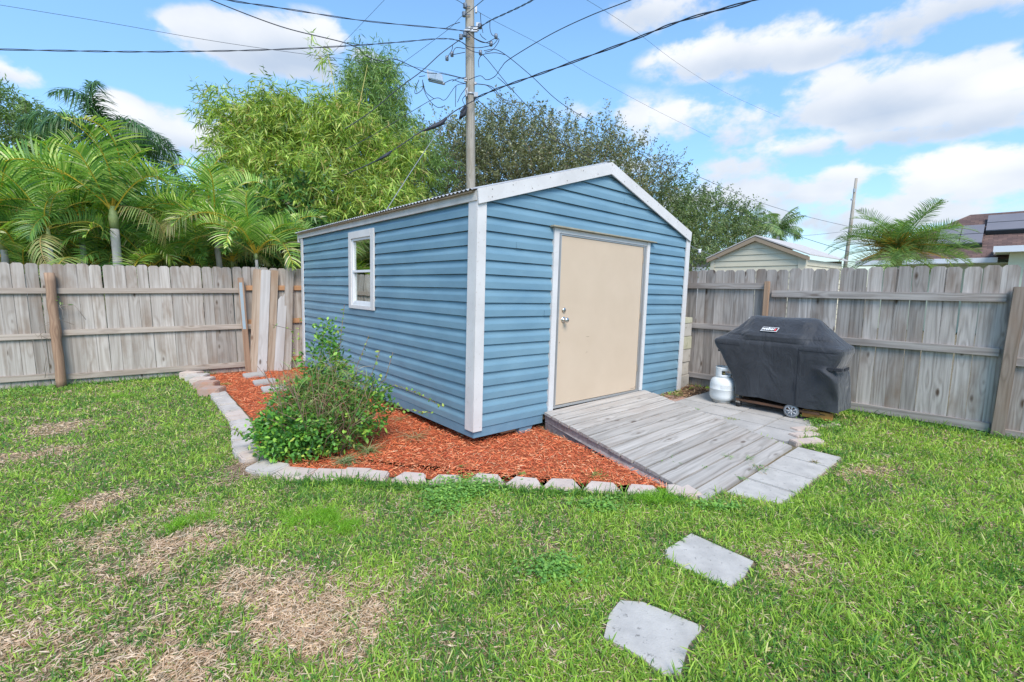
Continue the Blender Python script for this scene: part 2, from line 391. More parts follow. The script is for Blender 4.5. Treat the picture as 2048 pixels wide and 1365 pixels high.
shed = empty('garden_shed', mw=SH, label='blue lap-sided garden shed with white trim and a tan door', cat='shed')
W_, LEN, EAVE, APX, APZ = 3.80, 5.16, 2.36, 1.885, 2.975
COURSE = (2.140 - .097) / 15
def roofz(x): return (EAVE - .03) + (APZ - .03 - EAVE + .03) * (x / APX if x < APX else (W_ - x) / (W_ - APX))
def siding(name, mp_, zlim, openings):
    """lap siding with a real dutch-lap profile. mp_(u, out, z); zlim(z) -> (u0, u1); openings [(u0,u1,z0,z1)]"""
    B = MB(); z = .099; k = 0
    while z < APZ:
        z1 = z + COURSE
        prof = [(-.004, z), (.0255, z), (.025, z + .062), (.0215, z + .074), (.013, z + .094), (.0055, z1 - .007), (-.004, z1 - .001)]
        a, bb = zlim(z); a1, b1 = zlim(z1)
        if bb - a < .02: break
        segs = [(0.0, 1.0, None)]
        # split the run at openings
        runs = [(a, bb)]
        for (u0, u1, za, zb) in openings:
            if za < z + COURSE * .5 < zb:
                nr = []
                for (p, q) in runs:
                    if q <= u0 or p >= u1: nr.append((p, q))
                    else:
                        if p < u0: nr.append((p, u0))
                        if q > u1: nr.append((u1, q))
                runs = nr
        for (p, q) in runs:
            vs = []; nseg = max(1, int((q - p) / .12))
            for i in range(nseg + 1):
                u = p + (q - p) * i / nseg
                for (o_, zz) in prof:
                    lo, hi = zlim(zz)
                    uu = u
                    if p == a: lo_ = lo; uu = max(uu, lo_) if i == 0 else uu
                    if i == 0 and p == a: uu = lo
                    if i == nseg and q == bb: uu = hi
                    uu = min(max(uu, lo), hi)
                    wob = .0022 * math.sin(uu * 3.1 + k * 1.7) + .0012 * math.sin(uu * 9 + k * 5)
                    vs.append(mp_(uu, o_ + (wob if o_ > .01 else 0), zz))
            fs = []
            for i in range(nseg):
                for j in range(6):
                    aa = i * 7 + j; fs.append((aa, aa + 7, aa + 8, aa + 1))
            B.add(vs, fs)
        z = z1; k += 1
    return B.build(name, MAT['siding'], shed)
full = lambda z: (0.0, LEN)
def gable(z):
    if z < EAVE - .04: return (0.0, W_)
    f = (z - (EAVE - .04)) / (APZ - .02 - EAVE + .04); return (APX * f, W_ - (W_ - APX) * f)
def side_lim(z): return (0.0, LEN) if z < 2.36 else (0.0, 0.0)
siding('front_wall', lambda u, o, z: (u, -o, z), gable, [(.985, 2.80, 0, 2.13)])
siding('side_wall', lambda u, o, z: (-o, u, z), side_lim, [(2.26, 2.95, 1.20, 2.13)])
siding('right_wall', lambda u, o, z: (W_ + o, u, z), side_lim, [])
siding('back_wall', lambda u, o, z: (u, LEN + o, z), gable, [])
for (x_, kk) in ((.885, 8), (.46, 13), (3.30, 5), (2.2, 18)):
    B = MB(); z_ = .099 + kk * COURSE; B.box((x_, -.0290, z_ + .001), (x_ + .09, -.0250, z_ + .062)); B.build('siding_joint', MAT['siding'], shed)
for (y_, kk) in ((1.55, 6), (3.6, 11), (1.2, 13)):
    B = MB(); z_ = .099 + kk * COURSE; B.box((-.0290, y_, z_ + .001), (-.0250, y_ + .09, z_ + .062)); B.build('siding_joint', MAT['siding'], shed)
# dark inner shell so nothing shows through, with the window opening left free
B = MB()
B.prism([(0.0, 0.004, .03), (.985, 0.004, .03), (.985, 0.004, 2.13), (2.80, .004, 2.13), (2.80, .004, .03), (W_, .004, .03), (W_, .004, EAVE - .05), (APX, .004, APZ - .05), (0, .004, EAVE - .05)], (0, .06, 0))
B.prism([(0.0, LEN - .004, .03), (W_, LEN - .004, .03), (W_, LEN - .004, EAVE - .05), (APX, LEN - .004, APZ - .05), (0, LEN - .004, EAVE - .05)], (0, -.06, 0))
for (y0, y1, z0, z1) in ((.07, 2.26, .03, 2.31), (2.95, LEN - .07, .03, 2.31), (2.26, 2.95, .03, 1.2), (2.26, 2.95, 2.13, 2.31)): B.box((.003, y0, z0), (.06, y1, z1))
B.box((W_ - .06, .07, .03), (W_ - .003, LEN - .07, 2.31))
B.box((.06, .065, .03), (W_ - .06, LEN - .065, .09))
MAT['inside'] = noisy_mat('bare_interior_wood', (.30, .22, .14), (.18, .13, .08), 6, .9, .2)
B.build('inner_frame', MAT['inside'], shed)
# skirt boards and skid feet
B = MB(); B.box((-.02, -.018, 0), (.925, .02, .096)); B.build('skirt_board', MAT['skirt'], shed, bevel=.003)
B = MB(); B.box((2.87, -.018, .005), (W_ + .0, .02, .096)); B.build('skirt_board', MAT['skirt'], shed, bevel=.003)
B = MB(); B.box((-.022, .022, 0), (.016, LEN, .096)); B.build('skirt_board', MAT['skirt'], shed, bevel=.003)
B = MB(); B.box((W_ - .01, .022, .005), (W_ + .02, LEN, .096)); B.build('skirt_board', MAT['skirt'], shed)
for x in (.60, 2.98):
    B = MB(); B.prism([(x, .0, -.098), (x + .12, .0, -.098), (x + .18, .0, -.03), (x + .20, .0, -.001), (x, .0, -.001)], (0, .06, 0)); B.box((x + .02, .07, -.098), (x + .11, LEN - .05, -.002))
    B.build('skid_foot', MAT['skirt'], shed)
B = MB(); B.prism([(.40, .06, -.05), (.60, .06, -.05), (.60, .06, -.004), (.34, .06, -.004)], (0, .05, 0)); B.build('shim_board', MAT['newrail'], shed)
# corner trims
def L_trim(name, x0, x1, y0, y1, z0, z1, jag=0.0):
    B = MB(); B.box((x0, y0, z0), (x1, y1, z1)); return B.build(name, MAT['trim'], shed, bevel=.002)
B = MB(); B.box((-.040, -.040, .068), (.068, -.021, 2.33)); B.box((-.040, -.0208, .068), (-.021, .105, 2.33)); B.build('corner_trim', MAT['trim'], shed, bevel=.002)
B = MB(); B.box((W_ - .068, -.040, .02), (W_ + .034, -.021, 2.33)); B.box((W_ + .021, -.0208, .02), (W_ + .038, .09, 2.33)); B.build('corner_trim', MAT['trim'], shed, bevel=.002)
B = MB(); B.box((-.038, LEN - .07, .09), (-.020, LEN + .03, 2.30)); B.build('corner_trim', MAT['trim'], shed, bevel=.002); B = MB(); B.box((-.0195, LEN + .028, .09), (.08, LEN + .040, 2.30)); B.build('corner_trim', MAT['trim'], shed, bevel=.002)
# rake fascia (front and back gable) and eave fascia
for yy, dy in ((-.044, -.018), (LEN + .045, .018)):
    for (A_, B_, C_, D_) in (((-.056, 2.363), (APX, 2.975), (APX, 2.838), (-.040, 2.228)), ((APX + .001, 2.975), (3.818, 2.367), (3.806, 2.232), (APX + .001, 2.838))):
        B = MB(); B.prism([(A_[0], yy, A_[1]), (B_[0], yy, B_[1]), (C_[0], yy, C_[1]), (D_[0], yy, D_[1])], (0, dy, 0))
        o = B.build('rake_fascia', MAT['trim'], shed, bevel=.002)
for xx, s in ((-.050, 1), (W_ + .030, 1)):
    B = MB(); B.box((xx, -.035, 2.262), (xx + .022, LEN + .16, 2.352)); B.build('eave_fascia', MAT['dull_fascia'], shed, bevel=.002)
B = MB(); B.box((-.052, LEN + .13, 2.20), (.05, LEN + .15, 2.352)); B.build('fascia_return', MAT['trim'], shed)
B = MB()
for i in range(15):
    f = (i + .5) / 15; x = -.02 + f * 3.80
    for dz in (-.035, -.105):
        zz = (2.363 + (2.975 - 2.363) * (x + .056) / (APX + .056)) if x < APX else (2.975 - (2.975 - 2.367) * (x - APX) / (3.818 - APX))
        if (i + (dz < -.05)) % 2 or i in (0, 14): B.box((x, -.0645, zz + dz), (x + .008, -.0615, zz + dz + .008))
B.build('nail_heads', new_mat('rusty_nails', (.16, .13, .11), .7)[0], shed)
# corrugated roof, two slopes, solid sheet
for s, (xa, za, xb, zb) in enumerate(((-.085, 2.352, APX + .02, 2.978), (W_ + .085, 2.352, APX - .02, 2.978))):
    n = 420; vs = []; dz = np.array([zb - za, 0, xb - xa]); nn = np.array([-(zb - za), 0, (xb - xa)]); nn = nn / np.linalg.norm(nn) * (1 if s == 0 else -1)
    if nn[2] < 0: nn = -nn
    for i in range(n + 1):
        y = -.026 + (LEN + .20) * i / n; h = .008 + .0085 * math.sin(y * 2 * math.pi / .069)
        for (x, z) in ((xa, za), (xb, zb)):
            for th in (0.0, .003): vs.append((x + nn[0] * (h + th), y, z + nn[2] * (h + th)))
    fs = []
    for i in range(n):
        a = i * 4; fs += [(a, a + 4, a + 6, a + 2), (a + 1, a + 3, a + 7, a + 5), (a, a + 1, a + 5, a + 4), (a + 2, a + 6, a + 7, a + 3)]
    B = MB(); B.add(vs, fs, smooth=False); B.build('roof_sheet', MAT['roof'], shed)
B = MB(); B.prism([(-.08, 0, 2.351), (APX, 0, 2.973), (W_ + .08, 0, 2.351), (W_ + .08, 0, 2.335), (APX, 0, 2.955), (-.08, 0, 2.335)], (0, LEN + .1, 0)); B.build('roof_deck', MAT['inside'], shed)
# door frame
B = MB(); B.box((.985, -.042, .115), (1.062, -.004, 2.130)); B.build('door_casing', MAT['trim'], shed, bevel=.002)
B = MB(); B.box((2.735, -.042, .15), (2.80, -.004, 2.130)); B.build('door_casing', MAT['trim'], shed, bevel=.002)
B = MB(); B.box((1.062, -.036, 2.080), (2.735, -.004, 2.130)); B.build('door_casing', MAT['trim'], shed, bevel=.002)
B = MB(); B.prism([(.935, -.004, 2.133), (2.90, -.004, 2.133), (2.90, -.004, 2.146), (.935, -.004, 2.150)], (0, -.075, 0)); B.build('drip_cap', noisy_mat('weathered_drip_cap', (.40, .37, .28), (.28, .25, .18), 12, .8, .3), shed, bevel=.002)
B = MB()
for (a, c_) in ((1.063, 1.073), (1.079, 1.088), (1.094, 1.105)): B.box((a, -.034, .16), (c_, -.004, 2.078))
for (a, c_) in ((2.670, 2.682), (2.690, 2.700), (2.710, 2.722)): B.box((a, -.034, .16), (c_, -.004, 2.078))
B.box((1.11, -.030, 2.064), (2.664, -.004, 2.076)); B.box((1.063, -.034, .140), (2.722, -.004, .166))
jamb = B.build('door_jamb', MAT['alu'], shed)
door = MB(); door.box((1.108, -.024, .172), (2.666, .010, 2.060)); door = door.build('door', MAT['door'], shed, bevel=.003)
B = MB()
for (x, z, w_, h_) in ((1.135, .88, .010, .012), (1.60, .93, .05, .004), (1.62, .74, .006, .016), (1.60, .735, .004, .006), (2.64, .21, .03, .008), (2.55, .192, .12, .006)): B.box((x, -.0262, z), (x + w_, -.0242, z + h_))
B.build('scuff_marks', noisy_mat('door_scuffs', (.40, .30, .22), (.25, .2, .16), 20, .8, 0), door)
for zz, nm, rr in ((1.140, 'door_knob', .030), (1.248, 'deadbolt', .024)):
    B = MB(); n = 24; cx = 1.188
    def ring(prof, c=(cx, -.024, zz)):
        vs = []; fs = []
        for (r, d) in prof:
            for j in range(n):
                an = 2 * math.pi * j / n; vs.append((c[0] + r * math.cos(an), c[1] - d, c[2] + r * math.sin(an)))
        for i in range(len(prof) - 1):
            for j in range(n): a = i * n + j; q = i * n + (j + 1) % n; fs.append((a, a + n, q + n, q))
        B.add(vs, fs, smooth=True)
    if nm == 'door_knob': ring([(.0, .001), (.034, .001), (.034, .006), (.026, .010), (.012, .014), (.011, .034), (.022, .040), (.029, .050), (.029, .062), (.021, .070), (0, .072)])
    else: ring([(0, .001), (.028, .001), (.028, .010), (.022, .016), (.010, .018), (0, .018)])
    B.build(nm, MAT['steel'], door)
B = MB()
for z in (.42, 1.12, 1.86): B.box((2.664, -.040, z), (2.674, -.025, z + .09))
B.build('hinge', MAT['steel'], shed)
# window
win = MB()
win.box((-.045, 2.19, 1.14), (-.020, 2.285, 2.20)); win.box((-.045, 2.925, 1.14), (-.020, 3.015, 2.20))
win.box((-.047, 2.286, 2.105), (-.020, 2.924, 2.20)); win.box((-.047, 2.286, 1.14), (-.020, 2.924, 1.185))
win = win.build('window', MAT['trim'], shed, bevel=.002)
B = MB()
B.box((-.030, 2.286, 1.186), (.02, 2.320, 2.104)); B.box((-.030, 2.890, 1.186), (.02, 2.924, 2.104)); B.box((-.030, 2.320, 1.186), (.02, 2.890, 1.225)); B.box((-.030, 2.320, 2.075), (.02, 2.890, 2.104))
B.box((-.032, 2.320, 1.640), (.02, 2.890, 1.672)); B.box((-.020, 2.320, 1.226), (.015, 2.345, 1.64)); B.box((-.020, 2.865, 1.226), (.015, 2.890, 1.64)); B.box((-.020, 2.345, 1.226), (.015, 2.865, 1.250))
B.build('window_sash', MAT['white'], win, bevel=.002)
mt, t, b = new_mat('window_glass', (.012, .014, .013), .02, spec=.5)
gl = t.nodes.new('ShaderNodeBsdfGlossy'); gl.inputs['Roughness'].default_value = .02; gl.inputs['Color'].default_value = (.85, .9, .88, 1)
tp = t.nodes.new('ShaderNodeBsdfTransparent'); tp.inputs['Color'].default_value = (.8, .85, .82, 1)
mx = t.nodes.new('ShaderNodeMixShader'); mx.inputs[0].default_value = .62; L_(t, tp.outputs[0], mx.inputs[1]); L_(t, gl.outputs[0], mx.inputs[2])
L_(t, mx.outputs[0], t.nodes['Material Output'].inputs['Surface'])
gb = t.nodes.new('ShaderNodeBump'); gb.inputs['Strength'].default_value = .15; gb.inputs['Distance'].default_value = .01
L_(t, noise(t, objvec(t, rand=False), 3.0, 1, .3), gb.inputs['Height']); L_(t, gb.outputs[0], gl.inputs['Normal'])
B = MB(); B.box((-.006, 2.321, 1.673), (-.002, 2.889, 2.074)); B.build('pane', mt, win)
B = MB(); B.box((-.002, 2.346, 1.251), (.002, 2.864, 1.639)); B.build('pane', mt, win)

# ------------------------------------------------------------------ ramp
ramp_o = empty('wooden_ramp', mw=GM(0, 0, 0), label='low weathered wooden ramp leading up to the tan shed door', cat='ramp')
# edge lines in the level shed frame
TL, TR, BL, BR = (.925, -.045, .205), (2.865, -.045, .172), (.601, -2.066, .03), (2.371, -2.054, .03)
NP = 14; tt = np.linspace(0, 1, NP + 1)
def rl(t_, extra=0): return np.array([TL[0] + (BL[0] - TL[0]) * t_, TL[1] + (BL[1] - TL[1]) * t_, TL[2] + (BL[2] - TL[2]) * t_])
def rr_(t_): return np.array([TR[0] + (BR[0] - TR[0]) * t_, TR[1] + (BR[1] - TR[1]) * t_, TR[2] + (BR[2] - TR[2]) * t_])
slope = math.atan2(.16, 2.02)
for i in range(NP):
    a, b_ = tt[i] + .0040, tt[i + 1] - .0040
    p0, p1, q1, q0 = rl(a), rr_(a), rr_(b_), rl(b_)
    jl, jr = random.uniform(-.012, .004), random.uniform(-.025, .03)
    if i == NP - 1: jr = .0
    mid = (p0 + p1 + q0 + q1) / 4
    ext0 = np.array([jl, 0, 0]); ext1 = np.array([jr, 0, 0])
    pts = [p0 + ext0, p1 + ext1, q1 + ext1, q0 + ext0]
    # subdivide a little so that boards cup
    B = MB(); nx = 10; vs = []
    sag = random.uniform(-.002, .003)
    for k in range(nx + 1):
        f = k / nx; u = pts[0] * (1 - f) + pts[1] * f; v_ = pts[3] * (1 - f) + pts[2] * f
        w_ = sag * math.sin(f * math.pi)
        for (c_, dz) in ((u, 0), ((u + v_) / 2, .0015), (v_, 0)):
            vs.append(c_ - mid + np.array([0, 0, w_ + dz]))
        for c_ in (u, (u + v_) / 2, v_): vs.append(c_ - mid + np.array([0, 0, w_ - .030]))
    fs = []
    for k in range(nx):
        a_ = k * 6
        for j in (0, 1): fs.append((a_ + j + 1, a_ + j, a_ + j + 6, a_ + j + 7)); fs.append((a_ + 3 + j, a_ + 4 + j, a_ + 10 + j, a_ + 9 + j))
        fs.append((a_, a_ + 3, a_ + 9, a_ + 6)); fs.append((a_ + 5, a_ + 2, a_ + 8, a_ + 11))
    fs.append((0, 1, 4, 3)); fs.append((1, 2, 5, 4)); e = nx * 6; fs.append((e + 1, e, e + 3, e + 4)); fs.append((e + 2, e + 1, e + 4, e + 5))
    B.add(vs, fs); B.build('plank', MAT['ramp'], ramp_o, loc=tuple(mid), bevel=.002)
for side_, fn in (('l', rl), ('r', rr_)):
    s = 1 if side_ == 'l' else -1
    p0, p1 = fn(0.0), fn(1.0); off = np.array([.012 * s, 0, 0])
    B = MB(); zt0, zt1 = p0[2] - .031, p1[2] - .028
    zs = [(zt0, zt0 - .085), (zt0 - .087, -.02)]
    B.prism([(p0[0] + off[0], p0[1], zt0), (p1[0] + off[0], p1[1] + .1, zt1 + .004), (p1[0] + off[0], p1[1] + .4, -.02), (p0[0] + off[0], p0[1], zt0 - .082)], (.035 * s, 0, 0))
    B.build('stringer', MAT['rampside'], ramp_o, bevel=.002)
    B = MB(); B.prism([(p0[0] + off[0] + .003 * s, p0[1], zt0 - .086), (p1[0] + off[0] + .003 * s + (p0[0] - p1[0]) * .22, p1[1] + .42, -.022), (p1[0] + off[0] + .003 * s + (p0[0] - p1[0]) * .22, p1[1] + .45, -.04), (p0[0] + off[0] + .003 * s, p0[1], -.04)], (.035 * s, 0, 0))
    B.build('lower_stringer', MAT['rampside'], ramp_o, bevel=.002)

# ------------------------------------------------------------------ pavers
ORD = ['first', 'second', 'third', 'fourth', 'fifth', 'sixth', 'seventh', 'eighth', 'ninth', 'tenth', 'eleventh', 'twelfth', 'thirteenth', 'fourteenth', 'fifteenth', 'sixteenth', 'seventeenth', 'eighteenth', 'nineteenth', 'twentieth', 'twenty-first', 'twenty-second', 'twenty-third']
def slab(name, poly, z0, z1, mat, label, cat, group, jit=.004, bev=.006, mw=None, cpos=None):
    """poly in the level shed frame (x,y)"""
    P = np.array([G2W(*q)[:2] for q in poly]) if mw is None else np.array(poly); c_ = P.mean(0)
    B = MB(); dz = [random.uniform(-jit, jit) for _ in range(3)]
    vs = [(q[0] - c_[0], q[1] - c_[1], 0) for q in P]
    B.prism([(x, y, z0) for x, y, _ in vs], (0, 0, z1 - z0))
    B.v = [(x, y, z + (dz[0] + dz[1] * x * 2 + dz[2] * y * 2 if z > z0 else 0)) for x, y, z in B.v]
    o = B.build(name, MAT[mat], None, loc=(c_[0], c_[1], 0), bevel=bev)
    return tag(o, label, cat, group)
patio_polys = []
rows = [-.35, -.76, -1.17, -1.585, -1.99]
colsx = [2.51, 2.92, 3.33, 3.74, 4.15]
patio_names = {}
for r in range(4):
    for c_ in range(4):
        x0, x1 = colsx[c_] + .005, colsx[c_ + 1] - .005; y1, y0 = rows[r] - .005, rows[r + 1] + .005
        xl0 = x0; xl1 = x0
        # the first column is cut off by the ramp edge
        edge = lambda y: TR[0] + (BR[0] - TR[0]) * (y / -2.05) + .03
        if c_ == 0:
            if edge(y0) > x1 - .03: continue
            xl0 = max(x0, edge(y0)); xl1 = max(x0, edge(y1))
            if xl1 > x1: xl1 = x1 - .01
        poly = [(xl0, y0), (x1, y0), (x1, y1), (xl1, y1)]
        if r == 3 and c_ == 3: poly = [(x0, -1.80), (x1 - .2, -1.62), (x1 - .15, y1), (x0, y1)]
        if r == 3 and c_ == 2: poly = [(x0, y0 + .02), (x1 - .02, -1.83), (x1, y1), (x0, y1)]
        colw = ['beside the ramp', 'second from the ramp', 'third from the ramp', 'fourth from the ramp'][c_]
        roww = ['row nearest the blocks', 'row by the white tank', 'row before the grill', 'row by the end bricks'][r]
        patio_polys.append(poly)
        slab('patio_paver', poly, -.03, .022, 'paver', 'grey patio paver ' + colw + ', ' + roww, 'paver', 'grey patio pavers under the grill')
strip_x = [.87, 1.262, 1.66, 2.063, 2.45]
strip_lab = ['nearest the curved stone edging', 'second along from the edging stones', 'third along from the edging stones', 'farthest right, next to the end brick']
for i in range(4):
    x0, x1 = strip_x[i] + .006, strip_x[i + 1] - .006
    poly = [(x0, -2.44), (x1, -2.44), (x1, -2.075), (x0, -2.075)]
    if i == 0: poly = [(x0 + .1, -2.40), (x0 + .22, -2.44), (x1, -2.44), (x1, -2.075), (x0, -2.075)]
    patio_polys.append(poly)
    slab('path_paver', poly, -.03, .020, 'step', 'pale square paver at the ramp foot, ' + strip_lab[i], 'paver', 'pale pavers along the foot of the ramp')
S1_ = [(1383, 1068), (1508, 1123), (1490, 1153), (1458, 1175), (1416, 1158), (1331, 1119), (1331, 1100)]; S2_ = [(1240, 1201), (1287, 1204), (1404, 1250), (1406, 1262), (1381, 1292), (1366, 1347), (1325, 1350), (1273, 1312), (1205, 1276), (1217, 1229)]
step_polys = [[tuple(float(q_) for q_ in ((gz(x, y, .012) - G0) @ hx, (gz(x, y, .012) - G0) @ hy)) for x, y in [(np.mean([a[0] for a in S]) + (px_ - np.mean([a[0] for a in S])) * 1.05, np.mean([a[1] for a in S]) + (py_ - np.mean([a[1] for a in S])) * 1.06) for px_, py_ in S]] for S in (S1_, S2_)]
slab('stepping_stone', step_polys[0], -.03, .014, 'step', 'square concrete stepping stone in the grass, closer to the ramp', 'stepping stone', 'stepping stones in the lawn', bev=.012)
slab('stepping_stone', step_polys[1], -.03, .014, 'step', 'rounded-corner stepping stone at the bottom edge of the lawn, nearest the viewer', 'stepping stone', 'stepping stones in the lawn', bev=.016)
# small old bricks at the right end of the patio
endb = [((2.46, -2.06), (2.75, -2.22), .085, 'long wedge brick standing at the patio corner beside the ramp end', .11),
        ((2.72, -1.98), (3.00, -2.12), .06, 'flat tan brick behind the wedge brick at the patio corner', .12), ((2.98, -1.90), (3.24, -2.03), .05, 'flat pale brick at the patio edge halfway to the grill wheel', .11),
        ((3.38, -2.02), (3.60, -2.15), .045, 'half-buried tan brick in the weeds at the right end of the grill', .10)]
for (a, b_, h, lb, w_) in endb:
    a = np.array(a); b_ = np.array(b_); u = (b_ - a) / np.linalg.norm(b_ - a); n_ = np.array([-u[1], u[0]])
    n_ = n_ if n_[1] > 0 else -n_
    slab('end_brick', [a, b_, b_ + n_ * w_, a + n_ * w_], -.02, h * .62, 'edge', lb, 'brick', 'old bricks at the patio end', jit=.003, bev=.008)
# old brick paving beside the shed corner
for i in range(4):
    x0 = 2.95 + (i % 2) * .03; y0 = -.34 + i * .082
    slab('old_paver', [(x0, y0), (x0 + .52, y0 - .01), (x0 + .50, y0 + .07), (x0 + .03, y0 + .075)], -.02, .02, 'brick', 'dark paver strip between ramp and block stack, ' + ORD[i] + ' from the patio', 'paver', 'dark old pavers by the shed corner', bev=.01)

# ------------------------------------------------------------------ edging stones
path_px = [(438, 789), (446, 800), (456, 812), (466, 824), (478, 838), (486, 855), (488, 880), (492, 901), (514, 921)]
P_ = [gz(x, y, .03) for x, y in path_px]
def edging(center, ang, L=.29, Wd=.17, h=.055, mat='edge', label='', group='', sh=.5, nm='edging_stone'):
    """scalloped edging block: the garden side is shorter than the lawn side"""
    B = MB(); l2 = L / 2; i2 = l2 * sh
    pts = [(-l2, -Wd / 2), (-l2 * .5, -Wd / 2 - .02), (l2 * .5, -Wd / 2 - .02), (l2, -Wd / 2), (i2 + .04, Wd / 2), (-i2 - .04, Wd / 2)]
    B.prism([(x, y, -.03) for x, y in pts], (0, 0, h + .03))
    o = B.build(nm, MAT[mat], None, loc=(center[0], center[1], 0), bevel=.012)
    o.rotation_euler = (random.uniform(-.03, .03), random.uniform(-.03, .03), ang)
    return tag(o, label, 'edging stone', group)
gA = 'edging stones along the left side of the mulch bed'; k = 0
seg = np.array(P_)[:, :2]; d = np.r_[0, np.cumsum(np.linalg.norm(np.diff(seg, axis=0), axis=1))]
nst = 15
for i in range(nst):
    s = d[-1] * (i + .5) / nst; x = np.interp(s, d, seg[:, 0]); y = np.interp(s, d, seg[:, 1])
    x2 = np.interp(s + .05, d, seg[:, 0]); y2 = np.interp(s + .05, d, seg[:, 1]); x1 = np.interp(s - .05, d, seg[:, 0]); y1 = np.interp(s - .05, d, seg[:, 1])
    ang = math.atan2(y2 - y1, x2 - x1)
    edging((x, y), ang, L=d[-1] / nst * .93, Wd=.18, mat=random.choice(['edgegrey', 'edgegrey', 'edge']), sh=.75, h=random.uniform(.05, .07),
           label='pale edging stone left of the mulch, ' + ORD[i] + ' down from the raised bricks', group=gA)
gB = 'scalloped edging stones along the front of the mulch bed'
front_px = [(535, 932), (590, 942), (658, 945), (712, 943), (752, 948), (823, 953), (895, 956), (973, 954), (1050, 961), (1124, 965), (1205, 970), (1287, 976), (1362, 977)]
FR = [gz(x, y, .05) for x, y in front_px]
for i, c_ in enumerate(FR):
    a = FR[max(i - 1, 0)]; b_ = FR[min(i + 1, len(FR) - 1)]; ang = math.atan2(b_[1] - a[1], b_[0] - a[0])
    wv = ['dark weathered', 'broad flat', 'cracked pale'][i] if i < 3 else ('pinkish' if i in (10, 11, 12) else 'pale tan')
    L = np.linalg.norm((b_ - a)[:2]) / (2 if 0 < i < len(FR) - 1 else 1) * .97
    edging((c_[0], c_[1]), ang, L=L, Wd=.16 if i > 2 else .2, mat='edgegrey' if i < 1 else 'edge', sh=.35 if i > 3 else .8, h=random.uniform(.042, .055),
           label=wv + ' edging stone at the front of the mulch, ' + ORD[i] + ' from the shrub end', group=gB)
# raised bricks next to the fence
br_px = [(384, 757), (396, 763), (406, 770), (414, 778), (425, 792)]
for i, q in enumerate(br_px):
    c_ = gz(*q); B = MB(); B.box((-.15, -.10, -.02), (.15, .10, .115 if i < 4 else .125))
    o = B.build('raised_brick', MAT['edge' if i < 3 else 'brick'] if i != 1 else MAT['edgegrey'], None, loc=(c_[0], c_[1], 0), bevel=.012)
    o.rotation_euler = (random.uniform(-.05, .05), 0, R_(random.uniform(0, 8)))
    tag(o, ['pale brick touching the left fence, farthest of the raised row', 'grey-white brick second in the raised row from the fence', 'tan brick in the middle of the raised row',
            'flat pinkish brick next to the end of the raised row', 'orange-red end brick of the raised row, nearest the lawn'][i], 'brick', 'raised bricks between lawn and mulch')
for i, q in enumerate([(445, 741), (461, 738), (478, 740)]):
    c_ = gz(*q); B = MB(); B.box((-.10, -.05, -.02), (.10, .05, .07 + .02 * (i == 1))); o = B.build('loose_brick', MAT['brick'], None, loc=(c_[0], c_[1], 0), bevel=.012)
    o.rotation_euler = (.08 * i, .1, R_(25 + 9 * i)); tag(o, ['small pink brick lying under the fence rail beside a wood scrap', 'upright-set pink brick in the middle of the fence foot row', 'greyish brick next to the leaning post foot'][i], 'brick', 'loose bricks at the foot of the left fence')
for i, q in enumerate([(508, 749), (530, 763), (548, 776)]):
    c_ = gz(*q, .05); B = MB(); B.box((-.16, -.15, 0), (.16, .15, .045)); o = B.build('mulch_paver', MAT['paver'], None, loc=(c_[0], c_[1], .015), bevel=.008)
    o.rotation_euler = (.02, -.03, R_(35)); tag(o, ['flat grey paver in the mulch, closest to the leaning boards', 'flat grey paver in the mulch, middle of three', 'flat grey paver in the mulch, half hidden by the shrub'][i], 'paver', 'flat pavers lying in the mulch')

# ------------------------------------------------------------------ fences
def picket_mesh(w_, h, th=.016, ear=.028):
    B = MB(); B.prism([(-w_ / 2, 0, 0), (w_ / 2, 0, 0), (w_ / 2, 0, h - ear), (w_ / 2 - ear, 0, h), (-w_ / 2 + ear, 0, h), (-w_ / 2, 0, h - ear)], (0, th, 0)); return B
def fence(name, P0, u, s0, s1, wmean, zt, panels, matp, matr, label, side, topvar=.010):
    """pickets stand on the line P0+u*s; the rails are on the `side` of it that faces the yard. panels: (s_from, s_to, [(z0,z1)...], material)"""
    u = norm(np.array([u[0], u[1], 0])); ang = math.atan2(u[1], u[0])
    root = empty(name, (P0[0], P0[1], 0), label, 'fence'); root.rotation_euler = (0, 0, ang)
    # local: x along the fence, -y*side faces the yard
    s = s0; i = 0
    while s < s1:
        wd = wmean + random.uniform(-.004, .004); gap = random.choice([.0015, .002, .003, .004, .008])
        lean = random.uniform(-.007, .007)
        B = picket_mesh(wd, zt(s) + random.uniform(-topvar, topvar) - .02)
        o = B.build('picket', matp, root, loc=(s + wd / 2, 0 if side > 0 else -.016, .02)); o.rotation_euler = (0, lean, 0)
        s += wd + gap; i += 1
    for (a, b_, rails, rm) in panels:
        for (z0, z1) in rails:
            B = MB(); L = (b_ - a); dz = random.uniform(-.004, .004)
            y0, y1 = (-.040, -.001) if side > 0 else (.001, .040)
            B.box((-L / 2, y0, -(z1 - z0) / 2), (L / 2, y1, (z1 - z0) / 2))
            B.build('rail', rm, root, loc=((a + b_) / 2, 0, (z0 + z1) / 2 + dz), bevel=.004)
    return root
PL = np.array([-6.9, 7.0]); uL = (.866, .5)
fl = fence('wooden_fence', PL, uL, -3.6, 4.15, .141, lambda s: 1.868,
           [(-2.4, .03, [(1.42, 1.505), (.748, .835), (.128, .215)], MAT['railL']), (.05, 2.50, [(1.417, 1.502), (.785, .872), (.104, .193)], MAT['railL']), (2.52, 4.15, [(1.462, 1.55), (.86, .948), (.16, .24)], MAT['newrail']), (-3.6, -2.42, [(1.42, 1.505), (.748, .835), (.128, .215)], MAT['railL'])],
           MAT['picketL'], MAT['railL'], 'pale tan dog-eared board fence behind the lawn and mulch bed', 1)
